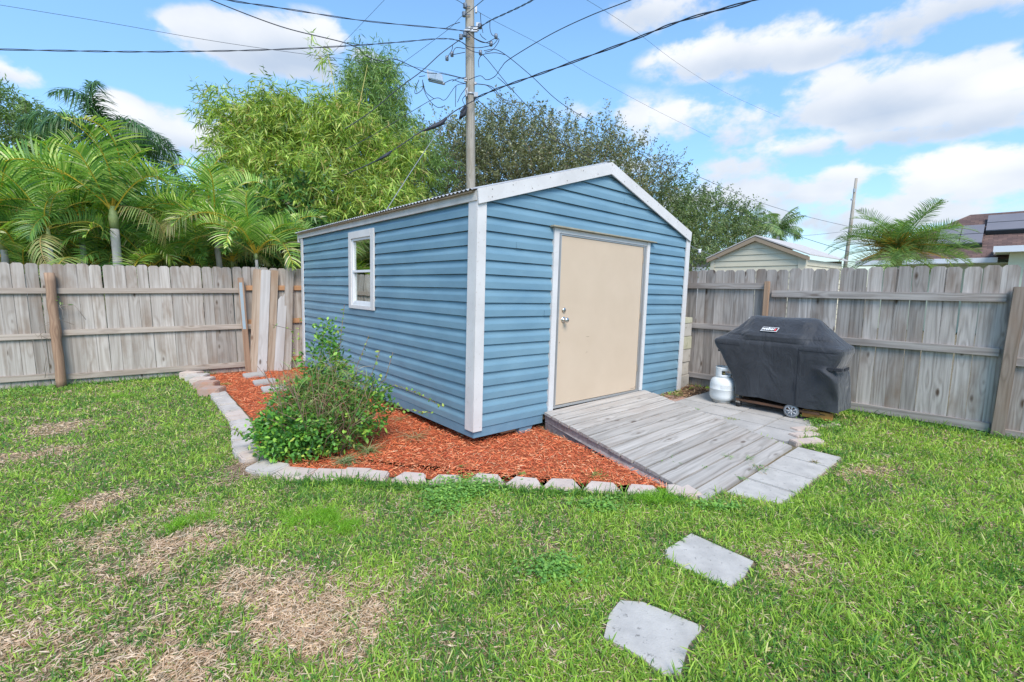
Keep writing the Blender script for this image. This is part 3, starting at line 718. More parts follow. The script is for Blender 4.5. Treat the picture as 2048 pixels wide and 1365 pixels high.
def pt_plane(px, py, P0, u):
    """where the line of sight meets the upright plane through P0 along u"""
    u = norm(np.array([u[0], u[1]])); n = np.array([u[1], -u[0]]); d_ = ray(px, py)
    t_ = ((np.array(P0) - CAM[:2]) @ n) / (d_[:2] @ n); return CAM + d_ * t_
fwdL = np.array([.5, -.866])          # towards the yard
iL = Matrix.Rotation(-math.atan2(.5, .866), 4, 'Z') @ Matrix.Translation((-PL[0], -PL[1], 0))
def loc_in(o, p): return o.matrix_basis.inverted() @ Vector(p)
top = pt_plane(98, 546, PL + fwdL * .09, uL); bot = gz(124, 777)
B = MB(); a = loc_in(fl, top); b_ = loc_in(fl, bot); n = 14
pts = [np.array(a) * (1 - i / n) + np.array(b_) * (i / n) + np.array([.004 * math.sin(i * 1.3), 0, 0]) for i in range(n + 1)]
B.tube([q for q in pts], [.058 + .003 * math.sin(i * 2.1) + (.006 if i == 7 else 0) for i in range(n + 1)], 14)
B.build('post', MAT['post'], fl)
# leaning post painted blue on its face
top = pt_plane(481, 556, PL + fwdL * .10, uL); bot = pt_plane(497, 742, PL + fwdL * .16, uL); bot[2] = 0; a = np.array(loc_in(fl, top)); b_ = np.array(loc_in(fl, bot))
B = MB(); d_ = (b_ - a); zx = d_ / np.linalg.norm(d_); X = np.array([1.0, 0, 0]) - zx * zx[0]; X /= np.linalg.norm(X); Y = np.cross(zx, X)
B.prism([a - X * .045 - Y * .045, a + X * .045 - Y * .045, a + X * .045 + Y * .045, a - X * .045 + Y * .045], d_); B.build('leaning_post', MAT['post'], fl, bevel=.004)
MAT['bluepaint'] = noisy_mat('flaking_blue_grey_paint', (.30, .40, .46), (.36, .38, .37), 14, .8, .3)
B = MB(); Yv = Y if Y[1] < 0 else -Y; a2 = a + d_ * .05; pnt = d_ * .48
B.prism([a2 - X * .030 + Yv * .0455, a2 + X * .018 + Yv * .0455, a2 + X * .018 + Yv * .048, a2 - X * .030 + Yv * .048], pnt); B.build('paint_patch', MAT['bluepaint'], fl)
B = MB(); B.box((2.44, -.082, .78), (2.80, -.042, .87)); B.build('rail_scrap', MAT['railL'], fl, bevel=.004)

PR = np.array([5.224, 4.855]); uR = (-.693, .721)
zR = lambda s: 1.822 if s > -.1 else 1.835
fr = fence('wooden_fence', PR, uR, -1.6, 6.6, .139, zR,
           [(.05, 2.30, [(1.437, 1.530), (.862, .950), (.035, .132)], MAT['railR']), (2.38, 4.9, [(1.548, 1.635), (.93, 1.01), (.14, .22)], MAT['railR']), (-2.3, -.04, [(1.36, 1.45), (.78, .87), (-.005, .09)], MAT['railR'])],
           MAT['picketR'], MAT['railR'], 'weathered grey dog-eared board fence behind the covered grill', -1)
fwdR = np.array([-.721, -.693])
for (tp, bt, wd, mm, nm) in (((2042, 574), (1993, 874), .105, 'postgrey', 'post'), ((1535, 563), (1517, 700), .062, 'post', 'post')):
    a = np.array(loc_in(fr, pt_plane(tp[0], tp[1], PR + fwdR * .07, uR)))
    b_ = np.array(loc_in(fr, gz(*bt))) if bt[1] > 800 else np.array([a[0] + .01, a[1], 0.0])
    d_ = b_ - a; d_[2] = -a[2] - .02; X = np.array([1.0, 0, 0]); Y = np.array([0, 1.0, 0]); h = wd / 2
    B = MB(); B.prism([a - X * h - Y * h, a + X * h - Y * h, a + X * h + Y * h, a - X * h + Y * h], d_)
    o = B.build(nm, MAT[mm], fr, bevel=.006)
# loose boards leaning on the left fence
boards = [((515, 539), (508, 737), .135, 'post2', 'tall brown dog-eared board leaning on the left fence, nearest the blue-painted post', 0),
          ((532, 540), (524, 739), .150, 'boardwhite', 'tall whitewashed board with nail holes leaning on the fence, second from the left', 0),
          ((549, 541), (541, 737), .130, 'post2', 'tan-brown knotty board leaning on the fence between two whitish boards', 0),
          ((566, 586), (557, 738), .145, 'boardwhite', 'short white board with a broken slanted top leaning on the fence', 1),
          ((579, 541), (574, 734), .140, 'picketL', 'grey-tan dog-eared board leaning on the fence beside the shed corner', 0)]
MAT['post2'] = wood_mat('brown_loose_board', (.46, .37, .29), (.34, .26, .19), (.19, .13, .09), 2, .8, .2, (.34, .2, .12), .4, .8)
for i, (tp, bt, wd, mm, lb, brk) in enumerate(boards):
    foot = pt_plane(bt[0], bt[1] + 6, PL + fwdL * (.20 + .03 * (i in (1, 3))), uL); foot[2] = .015; dp = .075 + .022 * (i in (1, 3))
    tpw = pt_plane(tp[0], tp[1], PL + fwdL * dp, uL)
    d_ = tpw - foot; h = np.linalg.norm(d_); z_ = d_ / h; X = np.array([.866, .5, 0.0]); X = norm(X - z_ * (X @ z_)); Y = np.cross(z_, X)
    B = MB(); e = .028
    if brk: B.prism([(-wd / 2, 0, 0), (wd / 2, 0, 0), (wd / 2, 0, h + .02), (wd / 2 - .03, 0, h + .03), (0, 0, h - .07), (-.03, 0, h - .06), (-wd / 2, 0, h - .13)], (0, .018, 0))
    else: B = picket_mesh(wd, h, .018, .02)
    o = B.build('loose_board', MAT[mm], None, bevel=.002)
    o.matrix_world = Matrix(((X[0], Y[0], z_[0], foot[0]), (X[1], Y[1], z_[1], foot[1]), (X[2], Y[2], z_[2], foot[2]), (0, 0, 0, 1)))
    tag(o, lb, 'board', 'loose boards leaning on the left fence')

# ------------------------------------------------------------------ concrete block stack
zz = 0.0
for i in range(6):
    hgt = .198 if i < 5 else .088
    B = MB(); B.box((-.17, -.20, .001), (.17, .20, hgt)); jx = [.0, .0, .02, .03, .02, .03][i]
    o = B.build('concrete_block', MAT['block' if i < 5 else 'capblock'], None, bevel=.006)
    o.matrix_world = GM(4.10 + jx - .03, .26 + random.uniform(-.01, .01), zz, R_(random.uniform(-2, 2)))
    if i == 3: o.data.materials[0] = MAT['capblock']
    tag(o, ['bottom grey concrete block of the stack at the shed corner', 'second concrete block from the bottom of the stack', 'third concrete block from the bottom of the stack',
            'yellowish concrete block, fourth from the bottom of the stack', 'pale concrete block just under the thin cap of the stack', 'thin mossy cap block on top of the stack'][i], 'concrete block', 'concrete blocks stacked at the shed corner')
    zz += hgt + .004

# ------------------------------------------------------------------ propane tank
tank = empty('propane_tank', mw=GM(3.605, -.775, .022) @ Matrix.Scale(1.07, 4), label='white propane tank standing left of the covered grill', cat='gas tank')
MAT['tank'] = noisy_mat('white_tank_enamel', (.74, .76, .75), (.66, .68, .67), 4, .35, .05, 30, spec=.5)
B = MB(); B.lathe([(0, .035), (.10, .032), (.135, .045), (.150, .075), (.1525, .10), (.1525, .175), (.155, .178), (.155, .184), (.1525, .187), (.1525, .235), (.148, .265), (.130, .300), (.095, .325), (.05, .336), (0, .338)], n=40); B.build('cylinder_body', MAT['tank'], tank)
B = MB(); B.lathe([(.102, 0.0), (.108, 0.0), (.108, .045), (.102, .045), (.102, 0.0)], n=40); B.build('foot_ring', noisy_mat('stained_foot_ring', (.62, .60, .56), (.4, .33, .26), 12, .6, .1), tank)
B = MB(); n = 48
def collar():
    vs = []; fs = []; zs = [.322, .345, .362, .385, .412, .440, .455]
    for z in zs:
        for j in range(n + 1):
            an = R_(-230 + 320 * j / n); r = .096 + (.003 if z > .44 else 0)
            vs.append((r * math.cos(an), r * math.sin(an), z))
    m_ = n + 1
    for i in range(len(zs) - 1):
        for j in range(n):
            an = (-230 + 320 * (j + .5) / n)
            # hand hole on the side that faces the lawn
            if 2 <= i <= 3 and (-172 < an < -98 or -60 < an < 10): continue
            a = i * m_ + j; fs.append((a, a + 1, a + m_ + 1, a + m_))
    return vs, fs
vs, fs = collar(); B.add(vs, fs, smooth=True); col = B.build('collar', MAT['tank'], tank)
sm = col.modifiers.new('s', 'SOLIDIFY'); sm.thickness = .006
B = MB(); B.tube([(0, 0, .33), (0, 0, .40)], .016, 12); B.tube([(0, 0, .372), (-.05, -.03, .372)], .012, 10); B.build('valve', new_mat('brass_valve', (.45, .33, .14), .4, .8)[0], tank)
B = MB(); B.lathe([(0, .40), (.028, .402), (.030, .412), (.012, .418), (0, .418)], n=12); B.build('valve_wheel', new_mat('black_plastic', (.02, .02, .02), .5)[0], tank)
B = MB(); vs = []; fs = []
for j in range(17):
    an = R_(-165 + 62 * j / 16)
    for z in (.195, .240): vs.append((.1545 * math.cos(an), .1545 * math.sin(an), z))
for j in range(16): fs.append((2 * j, 2 * j + 2, 2 * j + 3, 2 * j + 1))
B.add(vs, fs, smooth=True); B.build('faded_sticker', noisy_mat('faded_grey_sticker', (.55, .57, .55), (.70, .71, .70), 30, .6, 0), tank)
# ------------------------------------------------------------------ covered grill
grill = empty('covered_grill', mw=GM(0, 0, .022), label='large barbecue grill under a fitted dark grey cover with a small white logo', cat='grill')
mt, t, b = new_mat('charcoal_cover_cloth', (.055, .062, .075), .62, spec=.28)
v = objvec(t, rand=False)
c = ramp(t, noise(t, v, 3.5, 5, .6), [(.3, (.025, .028, .034)), (.7, (.040, .044, .052))]); L_(t, c, b.inputs['Base Color'])
b.inputs['Sheen Weight'].default_value = .25
wr = M('ADD', noise(t, VM('MULTIPLY', v, (1, 1, .55), t).outputs[0], 5.5, 4, .55, 1.2), M('MULTIPLY', noise(t, v, 260, 2, .5), .012, tree=t), tree=t)
bump(t, b, wr, .8, .04); MAT['cover'] = mt
# rings: z, x0, x1, y0, y1  (x: front..back, y: right end .. left end)
rings = [(.165, 3.475, 4.06, -2.13, -.985), (.30, 3.472, 4.06, -2.125, -.945), (.45, 3.470, 4.05, -2.12, -.885), (.60, 3.468, 4.05, -2.11, -.80), (.70, 3.468, 4.05, -2.10, -.735), (.76, 3.468, 4.055, -2.115, -.68),
         (.80, 3.470, 4.06, -2.13, -.655), (.845, 3.472, 4.06, -2.13, -.645), (.868, 3.480, 4.05, -2.12, -.655), (.885, 3.49, 4.04, -2.085, -.69), (.92, 3.488, 4.02, -2.045, -.74), (.955, 3.488, 4.0, -2.01, -.79), (.985, 3.515, 3.985, -1.975, -.83),
         (1.03, 3.565, 3.97, -1.93, -.88), (1.09, 3.625, 3.95, -1.865, -.935), (1.14, 3.68, 3.93, -1.815, -.975), (1.172, 3.73, 3.90, -1.775, -1.00), (1.186, 3.78, 3.87, -1.73, -1.05)]
NR = 160
Z = np.array([r[0] for r in rings]); zf = np.interp(np.linspace(0, 1, 76), np.linspace(0, 1, len(Z)), Z)
par = [np.interp(zf, Z, [r[k] for r in rings]) for k in (1, 2, 3, 4)]
th = np.linspace(0, 2 * math.pi, NR, endpoint=False)
vs = []
def superr(th, p): c, s = np.cos(th), np.sin(th); return np.sign(c) * np.abs(c) ** (2 / p), np.sign(s) * np.abs(s) ** (2 / p)
for i, z in enumerate(zf):
    p = 9 if z < .9 else 7
    cx, sy = superr(th, p)
    x = (par[0][i] + par[1][i]) / 2 + cx * (par[1][i] - par[0][i]) / 2
    y = (par[2][i] + par[3][i]) / 2 + sy * (par[3][i] - par[2][i]) / 2
    # the lid bulges forward only between the shelves
    lidw = np.clip((np.minimum(y + 1.80, -.98 - y)) / .12, 0, 1)
    if z > .88: x = np.where(cx < 0, x + (1 - lidw) * .07 * min(1, (z - .88) / .06), x)
    low = max(0.0, (.78 - z) / .6); oy = (1 if 1 else 0)
    fold = np.sin(y * 17 + z * 3.0 + 1.1) * .45 + np.sin(y * 31 - z * 5 + 2.0) * .3 + np.sin((y + z * .75) * 11) * .5
    diag = np.exp(-((y + 1.98 + (.64 - z) * .55) / .07) ** 2) + .7 * np.exp(-((y + 1.98 + (.64 - z) * 1.0) / .06) ** 2) + .5 * np.exp(-((y + .98 - (z - .15) * .45) / .05) ** 2)
    amp = .016 * low + .003
    x = x - np.where(cx < -.5, fold * amp + diag * .045 * (z < .66) * min(1, (.70 - z) / .1) * (1 if z < .70 else 0), 0)
    y = y + np.where(sy < -.5, np.sin(x * 28 + z * 6) * .016 * low - .035 * np.exp(-((z - .63) / .05) ** 2) * -1, 0) + np.where(sy > .5, np.sin(x * 22 + z * 4) * .012 * low, 0)
    zz_ = np.full(NR, z)
    if i == 0: zz_ = z + .012 * np.sin(y * 9 + 1) + np.clip((-1.55 - y) / .6, 0, 1) * -.03 + np.clip((y + 1.25) / .4, 0, 1) * .02
    # the middle of the ridge sags a little
    zz_ = zz_ - (.012 * np.exp(-((y + 1.38) / .22) ** 2) if z > 1.0 else 0)
    vs.append(np.stack([x, y, zz_], 1))
K = len(zf); V = np.concatenate(vs + [np.array([[3.82, -1.39, 1.176]])])
B = MB(); fs = []
for i in range(K - 1):
    for j in range(NR): a = i * NR + j; q = i * NR + (j + 1) % NR; fs.append((a, q, q + NR, a + NR))
tip = K * NR
for j in range(NR): fs.append(((K - 1) * NR + j, (K - 1) * NR + (j + 1) % NR, tip))
B.add(V, fs, smooth=True); cov = B.build('cover', MAT['cover'], grill)
# seams: thin raised welts
def cover_x(y, z):
    i = int(np.argmin(np.abs(zf - z))); row = V[i * NR:(i + 1) * NR]; fr_ = row[row[:, 0] < (par[0][i] + par[1][i]) / 2]
    return fr_[np.argmin(np.abs(fr_[:, 1] - y)), 0]
B = MB()
B.tube([(cover_x(-1.70, z) - .0015, -1.70 - (.03 if z < .5 else 0) * (.5 - z), z) for z in np.linspace(.17, .86, 30)], .0035, 6)
B.tube([(cover_x(-1.675, z) - .0015, -1.70 + (.025), z) for z in np.linspace(.17, .50, 16)], .0025, 6)
B.tube([(cover_x(y, .815) - .001, y, .815) for y in np.linspace(-.70, -1.02, 20)], .003, 6)
B.tube([(cover_x(y, .815) - .001, y, .825) for y in np.linspace(-1.70, -2.08, 20)], .003, 6)
B.build('seam', new_mat('dark_seam', (.02, .022, .028), .7)[0], grill)
# gather strap at the right corner
B = MB(); B.box((3.447, -2.06, .625), (3.462, -2.00, .665)); B.box((3.455, -2.135, .628), (3.52, -2.06, .660)); B.box((3.52, -2.152, .63), (3.70, -2.140, .662))
B.build('strap', new_mat('black_webbing', (.03, .032, .038), .8)[0], grill, bevel=.003)
B = MB(); B.box((3.85, -.985, 1.125), (3.875, -.955, 1.150)); B.build('care_label', MAT['white'], grill)
# logo: on the sloping front of the lid
p_lo = np.array([3.500, -1.335, .972]); p_hi = np.array([3.618, -1.335, 1.083]); upv = norm(p_hi - p_lo); yv = np.array([0, -1.0, 0]); nv = np.cross(yv, upv); nv = nv if nv[0] < 0 else -nv
lc = (p_lo + p_hi) / 2 + nv * .012 + np.array([0, 0, .002])
LM = Matrix(((yv[0], upv[0], nv[0], lc[0]), (yv[1], upv[1], nv[1], lc[1]), (yv[2], upv[2], nv[2], lc[2]), (0, 0, 0, 1)))
MAT['logow'] = new_mat('logo_white', (.85, .85, .85), .6)[0]; MAT['logor'] = new_mat('logo_red', (.65, .04, .05), .6)[0]; MAT['logok'] = new_mat('logo_black', (.02, .02, .02), .6)[0]
def poly2(B, pts, z0, z1, mi=0): B.prism([(x, y, z0) for x, y in pts], (0, 0, z1 - z0), mi)
lw, lh, sk = .092, .034, .008
par_ = lambda w_, h_, s_: [(-w_ - s_, -h_), (w_ - s_, -h_), (w_ + s_, h_), (-w_ + s_, h_)]
B = MB(); poly2(B, par_(lw, lh, sk), 0, .002); logo = B.build('logo_panel', MAT['logow'], grill, bevel=0); logo.matrix_basis = LM
B = MB(); poly2(B, par_(lw - .006, lh - .006, sk * .8), .0021, .0031); B.build('logo_field', MAT['logok'], logo)
tcu = bpy.data.curves.new('logo_text', 'FONT'); tcu.body = 'weber'; tcu.size = .062; tcu.extrude = .0006; tcu.align_x = 'CENTER'; tcu.align_y = 'CENTER'; tcu.shear = .2; tcu.offset = .0016
to = bpy.data.objects.new('tmp_text', tcu); COL.objects.link(to); bpy.context.view_layer.update()
tm = bpy.data.meshes.new_from_object(to); bpy.data.objects.remove(to)
lt = link_mesh('logo_lettering', tm, MAT['logow'], logo); lt.location = (-.016, .004, .0040); lt.scale = (.92, .92, 1)
B = MB(); fl_pts = [(-.5, -.9), (.2, -1), (.65, -.6), (.7, -.05), (.45, .35), (.35, .95), (-.05, .55), (-.2, .2), (-.55, .1), (-.7, -.4)]
poly2(B, [(x * .017, y * .025) for x, y in fl_pts], .0032, .0046); fo = B.build('logo_flame', MAT['logor'], logo); fo.location = (.066, 0, 0)
# wheels, caster, rusty shelf
wh = empty('wheel', parent := (0, 0, 0)); wh.parent = grill; wh.location = (3.50, -1.66, .082)
B = MB(); n = 32
def xlathe(B, prof, n=32, mi=0):
    vs = []; fs = []
    for (r, d) in prof:
        for j in range(n): an = 2 * math.pi * j / n; vs.append((d, r * math.cos(an), r * math.sin(an)))
    for i in range(len(prof) - 1):
        for j in range(n): a = i * n + j; q = i * n + (j + 1) % n; fs.append((a, a + n, q + n, q))
    B.add(vs, fs, mi, True)
xlathe(B, [(.068, -.018), (.080, -.016), (.083, -.006), (.083, .014), (.080, .022), (.066, .022), (.066, -.018)]); B.build('tyre', noisy_mat('grey_hard_tyre', (.28, .285, .30), (.20, .205, .21), 10, .6, .1), wh)
B = MB(); xlathe(B, [(.0, -.020), (.018, -.020), (.020, -.012), (.0, -.010)], 20); xlathe(B, [(.058, -.016), (.068, -.018), (.068, .01), (.058, .01)])
for k in range(7):
    a = 2 * math.pi * k / 7; B.tube([(-.013, .014 * math.cos(a), .014 * math.sin(a)), (-.012, .062 * math.cos(a), .062 * math.sin(a))], .008, 8)
xlathe(B, [(.0, .004), (.064, .004)], 24); B.build('rim', noisy_mat('silver_rim', (.50, .51, .53), (.40, .41, .43), 8, .45, 0, metal=.3), wh)
ca = empty('caster'); ca.parent = grill; ca.location = (3.53, -1.03, .032)
B = MB(); xlathe(B, [(0, -.026), (.030, -.026), (.033, -.020), (.033, -.006), (.028, -.003), (.028, .003), (.033, .006), (.033, .020), (.030, .026), (0, .026)], 24); B.build('caster_wheel', MAT['logok'], ca)
B = MB(); B.box((-.032, -.03, .028), (.032, .03, .045)); B.box((-.006, -.01, .02), (.006, .01, .07)); B.build('caster_fork', MAT['steel'], ca, bevel=.003)
ca2 = copy_tree(ca, grill); ca2.location = (3.98, -1.03, .032); ca3 = copy_tree(wh, grill); ca3.location = (4.02, -1.66, .082)
MAT['rust'] = noisy_mat('rusty_steel', (.16, .08, .045), (.09, .055, .04), 14, .8, .3, 50)
B = MB(); B.box((3.50, -1.95, .085), (3.53, -1.0, .115)); B.box((4.0, -1.95, .085), (4.03, -1.0, .115)); B.box((3.53, -2.0, .09), (4.0, -1.0, .10)); B.build('bottom_shelf', MAT['rust'], grill, bevel=.003)
MAT['rust2'] = noisy_mat('orange_rusty_end', (.55, .27, .07), (.35, .15, .05), 10, .7, .3, 50)
B = MB(); B.box((3.54, -2.06, .03), (3.62, -1.76, .12)); B.build('shelf_end', MAT['rust2'], grill, bevel=.006)
B = MB()
for x in (3.53, 3.99):
    for y in (-1.05, -1.66): B.box((x - .015, y - .015, .07), (x + .015, y + .015, .75))
B.box((3.52, -2.05, .70), (4.0, -.72, .84)); B.build('cart_frame', MAT['logok'], grill)

# ------------------------------------------------------------------ ground
mt, t, b = new_mat('lawn_soil', (.2, .15, .1), .95, spec=.1)
tcn = t.nodes.new('ShaderNodeTexCoord'); v = tcn.outputs['Object']
c = ramp(t, noise(t, v, 1.2, 6, .65), [(.3, (.07, .08, .035)), (.52, (.12, .105, .06)), (.7, (.22, .165, .115))])
c = mixc(t, M('MULTIPLY', noise(t, v, 90, 3, .7), .55, tree=t), c, (.40, .32, .22)); L_(t, c, b.inputs['Base Color']); bump(t, b, noise(t, v, 60, 4, .7), .8, .01)
B = MB(); B.add([(-400, -60, 0), (400, -60, 0), (400, 900, 0), (-400, 900, 0)], [(0, 1, 2, 3)]); o = B.build('ground', mt); tag(o, kind='structure')

# mulch bed (flat sheet under the loose chips)
leftedge = [tuple(p[:2]) for p in P_]
mulch_poly = [(-5.35, 7.95), (-4.35, 6.75)] + [(p[0] + .10, p[1] + .08) for p in leftedge] + [(p[0], p[1] + .05) for p in FR[1:]] + [tuple(G2W(.56, -2.06)[:2]), tuple(G2W(.90, -.05)[:2]), tuple(G2W(.9, 1.0)[:2]), tuple(G2W(.2, 5.6)[:2]), tuple(G2W(-.1, 5.6)[:2]), (-4.4, 8.42), (-5.2, 7.98)]
mt, t, b = new_mat('mulch_base', (.3, .08, .04), .95, spec=.1)
v = objvec(t, rand=False); c = ramp(t, noise(t, v, 40, 5, .7), [(.3, (.20, .055, .028)), (.6, (.52, .15, .065)), (.8, (.66, .24, .11))]); L_(t, c, b.inputs['Base Color']); bump(t, b, noise(t, v, 55, 4, .7), 1, .02)
B = MB(); B.add([(x, y, .012) for x, y in mulch_poly], [tuple(range(len(mulch_poly)))]); tag(B.build('mulch_bed', mt), kind='structure')
def scatter(poly, n, seed=1):
    g = np.random.default_rng(seed); P = np.array(poly); lo, hi = P.min(0), P.max(0); X = g.random((n * 3, 2)) * (hi - lo) + lo
    k = inpoly(X[:, 0], X[:, 1], poly); return X[k][:n]
near = scatter(mulch_poly, 62000, 3); sp_ = np.array([FR[i][:2] + [rng.normal(0, .07), rng.normal(.0, .05)] for i in rng.integers(3, len(FR), 260)]); near = np.concatenate([near, sp_])
inr = (near - G0[:2]) @ np.stack([hx[:2], hy[:2]], 1)     # drop chips far under the shed
keep = ~((inr[:, 0] > .25) & (inr[:, 1] > .25)) & ~((inr[:, 1] > .0) & (inr[:, 0] > .9))
near = near[keep]; dd = np.hypot(near[:, 0], near[:, 1]); near = near[rng.random(len(near)) < np.clip(1.35 - dd / 9, .3, 1)]; n = len(near)
az = rng.random(n) * 2 * math.pi; el = rng.normal(0, .22, n); D = np.stack([np.cos(az) * np.cos(el), np.sin(az) * np.cos(el), np.sin(el)], 1)
S = norm(np.cross(D, np.stack([rng.normal(0, .5, n), rng.normal(0, .5, n), np.ones(n)], 1)))
Lc = rng.gamma(3, .010, n) + .012; P = np.stack([near[:, 0], near[:, 1], .014 + rng.random(n) * .026 + .010 * vnoise(near[:, 0], near[:, 1], 6)], 1) - D * (Lc / 2)[:, None]
P[:, 2] = np.maximum(P[:, 2], .013)
pal = np.array([(.86, .25, .10), (.76, .18, .075), (.60, .12, .05), (.90, .36, .17), (.36, .075, .04), (.88, .52, .30)]); ci = rng.choice(6, n, p=[.25, .26, .18, .13, .11, .07])
cl = np.minimum(pal[ci] * rng.uniform(.85, 1.2, (n, 1)), .92)
v_, q_, c_ = ribbons(P, D, S, Lc, rng.uniform(.0025, .0062, n), 0.0, [(0, .5), (.5, 1), (1, .35)], cl)
tag(link_mesh('mulch_chips', np_mesh('mulch_chips', v_, q_, c_), MAT['chip']), 'loose red wood mulch chips', 'mulch', kind='stuff')
# brown leaf litter behind the tank
lp = [tuple(G2W(*q)[:2]) for q in [(3.2, -.30), (4.2, -.32), (4.3, .10), (4.3, .9), (3.9, .2), (3.2, -.05)]]
q = scatter(lp, 900, 5); n = len(q); az = rng.random(n) * 6.28; el = rng.normal(0, .3, n); D = np.stack([np.cos(az) * np.cos(el), np.sin(az) * np.cos(el), np.sin(el)], 1)
S = side_of(D, np.tile([0, 0, 1.0], (n, 1)) + rng.normal(0, .4, (n, 3))); cl = np.array([(.24, .13, .07), (.36, .21, .11), (.15, .09, .05), (.45, .30, .17)])[rng.choice(4, n)]
v_, q_, c_ = ribbons(np.stack([q[:, 0], q[:, 1], .008 + rng.random(n) * .04], 1), D, S, rng.uniform(.03, .09, n), rng.uniform(.004, .02, n), 0.05, [(0, .3), (.5, 1), (1, .1)], cl)
tag(link_mesh('leaf_litter', np_mesh('leaf_litter', v_, q_, c_), MAT['chip']), 'brown dead leaves and twigs behind the white tank', 'leaf litter', kind='stuff')
B = MB(); B.add([(x, y, .006) for x, y in lp], [tuple(range(len(lp)))]); tag(B.build('bare_soil', noisy_mat('bare_brown_soil', (.20, .12, .08), (.11, .075, .05), 20, .95, .6, 60)), kind='structure')

# ------------------------------------------------------------------ lawn
patio_out = [tuple(G2W(*q)[:2]) for q in [(2.36, -2.04), (2.9, -.1), (4.3, -.1), (4.3, -1.75), (3.75, -1.86), (3.0, -1.95), (2.5, -2.04)]]
ramp_poly = [tuple(G2W(*q)[:2]) for q in [(.66, -2.03), (.93, 0), (2.87, 0), (2.33, -2.03)]]
strip_poly = [tuple(G2W(*q)[:2]) for q in [(.98, -2.45), (2.47, -2.47), (2.47, -2.0), (.84, -2.0)]]
steps_w = [[tuple(G2W(*q)[:2]) for q in [(c_[0] + (p[0] - c_[0]) * 1.0, c_[1] - .008 + (p[1] - c_[1]) * 1.02) for p in P]] for P in step_polys for c_ in [np.mean(P, 0)]]
edge_front = [tuple(p[:2]) for p in FR]
bed_block = [(-5.35, 7.95), (-4.35, 6.75)] + [(p[0] - .10, p[1] - .04) for p in leftedge] + [(p[0], p[1] - .07) for p in FR] + [tuple(G2W(.56, -2.06)[:2]), tuple(G2W(2.9, -.0)[:2]), tuple(G2W(4.3, -.1)[:2]), tuple(G2W(4.3, 6)[:2]), tuple(G2W(-.1, 5.6)[:2]), (-4.4, 8.42)]
blockers = [mulch_poly, patio_out, ramp_poly, strip_poly, bed_block] + steps_w
def lawn_ok(x, y):
    bad = np.zeros(len(x), bool)
    for p in blockers: bad |= inpoly(x, y, p)
    # fences
    nL = np.array([.5, -.866]); bad |= ((x - PL[0]) * nL[0] + (y - PL[1]) * nL[1]) < .0
    nR = np.array([-.721, -.693]); bad |= ((x - PR[0]) * nR[0] + (y - PR[1]) * nR[1]) < .0
    return ~bad
dead_px = [(300, 1085, 110, 60, 1.2), (250, 1150, 100, 60, 1.2), (160, 1240, 200, 80, 1.1), (60, 1310, 200, 90, 1.25), (420, 1230, 190, 75, 1.2), (580, 1270, 190, 80, 1.1), (330, 1340, 300, 60, 1.2),
           (60, 912, 60, 14, .8), (110, 858, 50, 10, .75), (480, 950, 40, 22, 1.0), (640, 1180, 120, 40, .5), (450, 1180, 90, 40, .8), (40, 905, 80, 12, .7), (200, 1010, 60, 20, .4), (1750, 950, 70, 12, .5), (1590, 1130, 60, 25, .3), (860, 1290, 200, 50, .35)]
dead_w = []
for (px, py, rx, ry, wt) in dead_px:
    c_ = gz(px, py); e1 = gz(px + rx, py) - c_; e2 = gz(px, min(py + ry, 1600)) - c_
    dead_w.append((c_[:2], np.linalg.norm(e1[:2]), max(np.linalg.norm(e2[:2]), .05), wt))
def deadness(x, y):
    d_ = np.zeros(len(x))
    for (c_, rx, ry, wt) in dead_w:
        q = ((x - c_[0]) / rx) ** 2 + ((y - c_[1]) / ry) ** 2; d_ = np.maximum(d_, wt * np.exp(-q * .8))
    nz = .5 * vnoise(x, y, 3.1, 1) + .3 * vnoise(x, y, 8.0, 2) + .2 * vnoise(x, y, 19.0, 3)
    return np.clip(d_ * 2.2 * np.clip((nz - .33) * 2.5, 0, 1) + .34 * np.clip(d_, 0, 1) + .30 * np.clip((nz - .55) * 3, 0, 1) * (x < .5) + .12 * np.clip((nz - .5) * 3, 0, 1), 0, 1)
def polar(n, r0, r1, a=57):
    r = np.sqrt(rng.random(n) * (r1 ** 2 - r0 ** 2) + r0 ** 2); an = rng.uniform(-R_(a), R_(a), n); return r * np.sin(an), r * np.cos(an)
parts = []
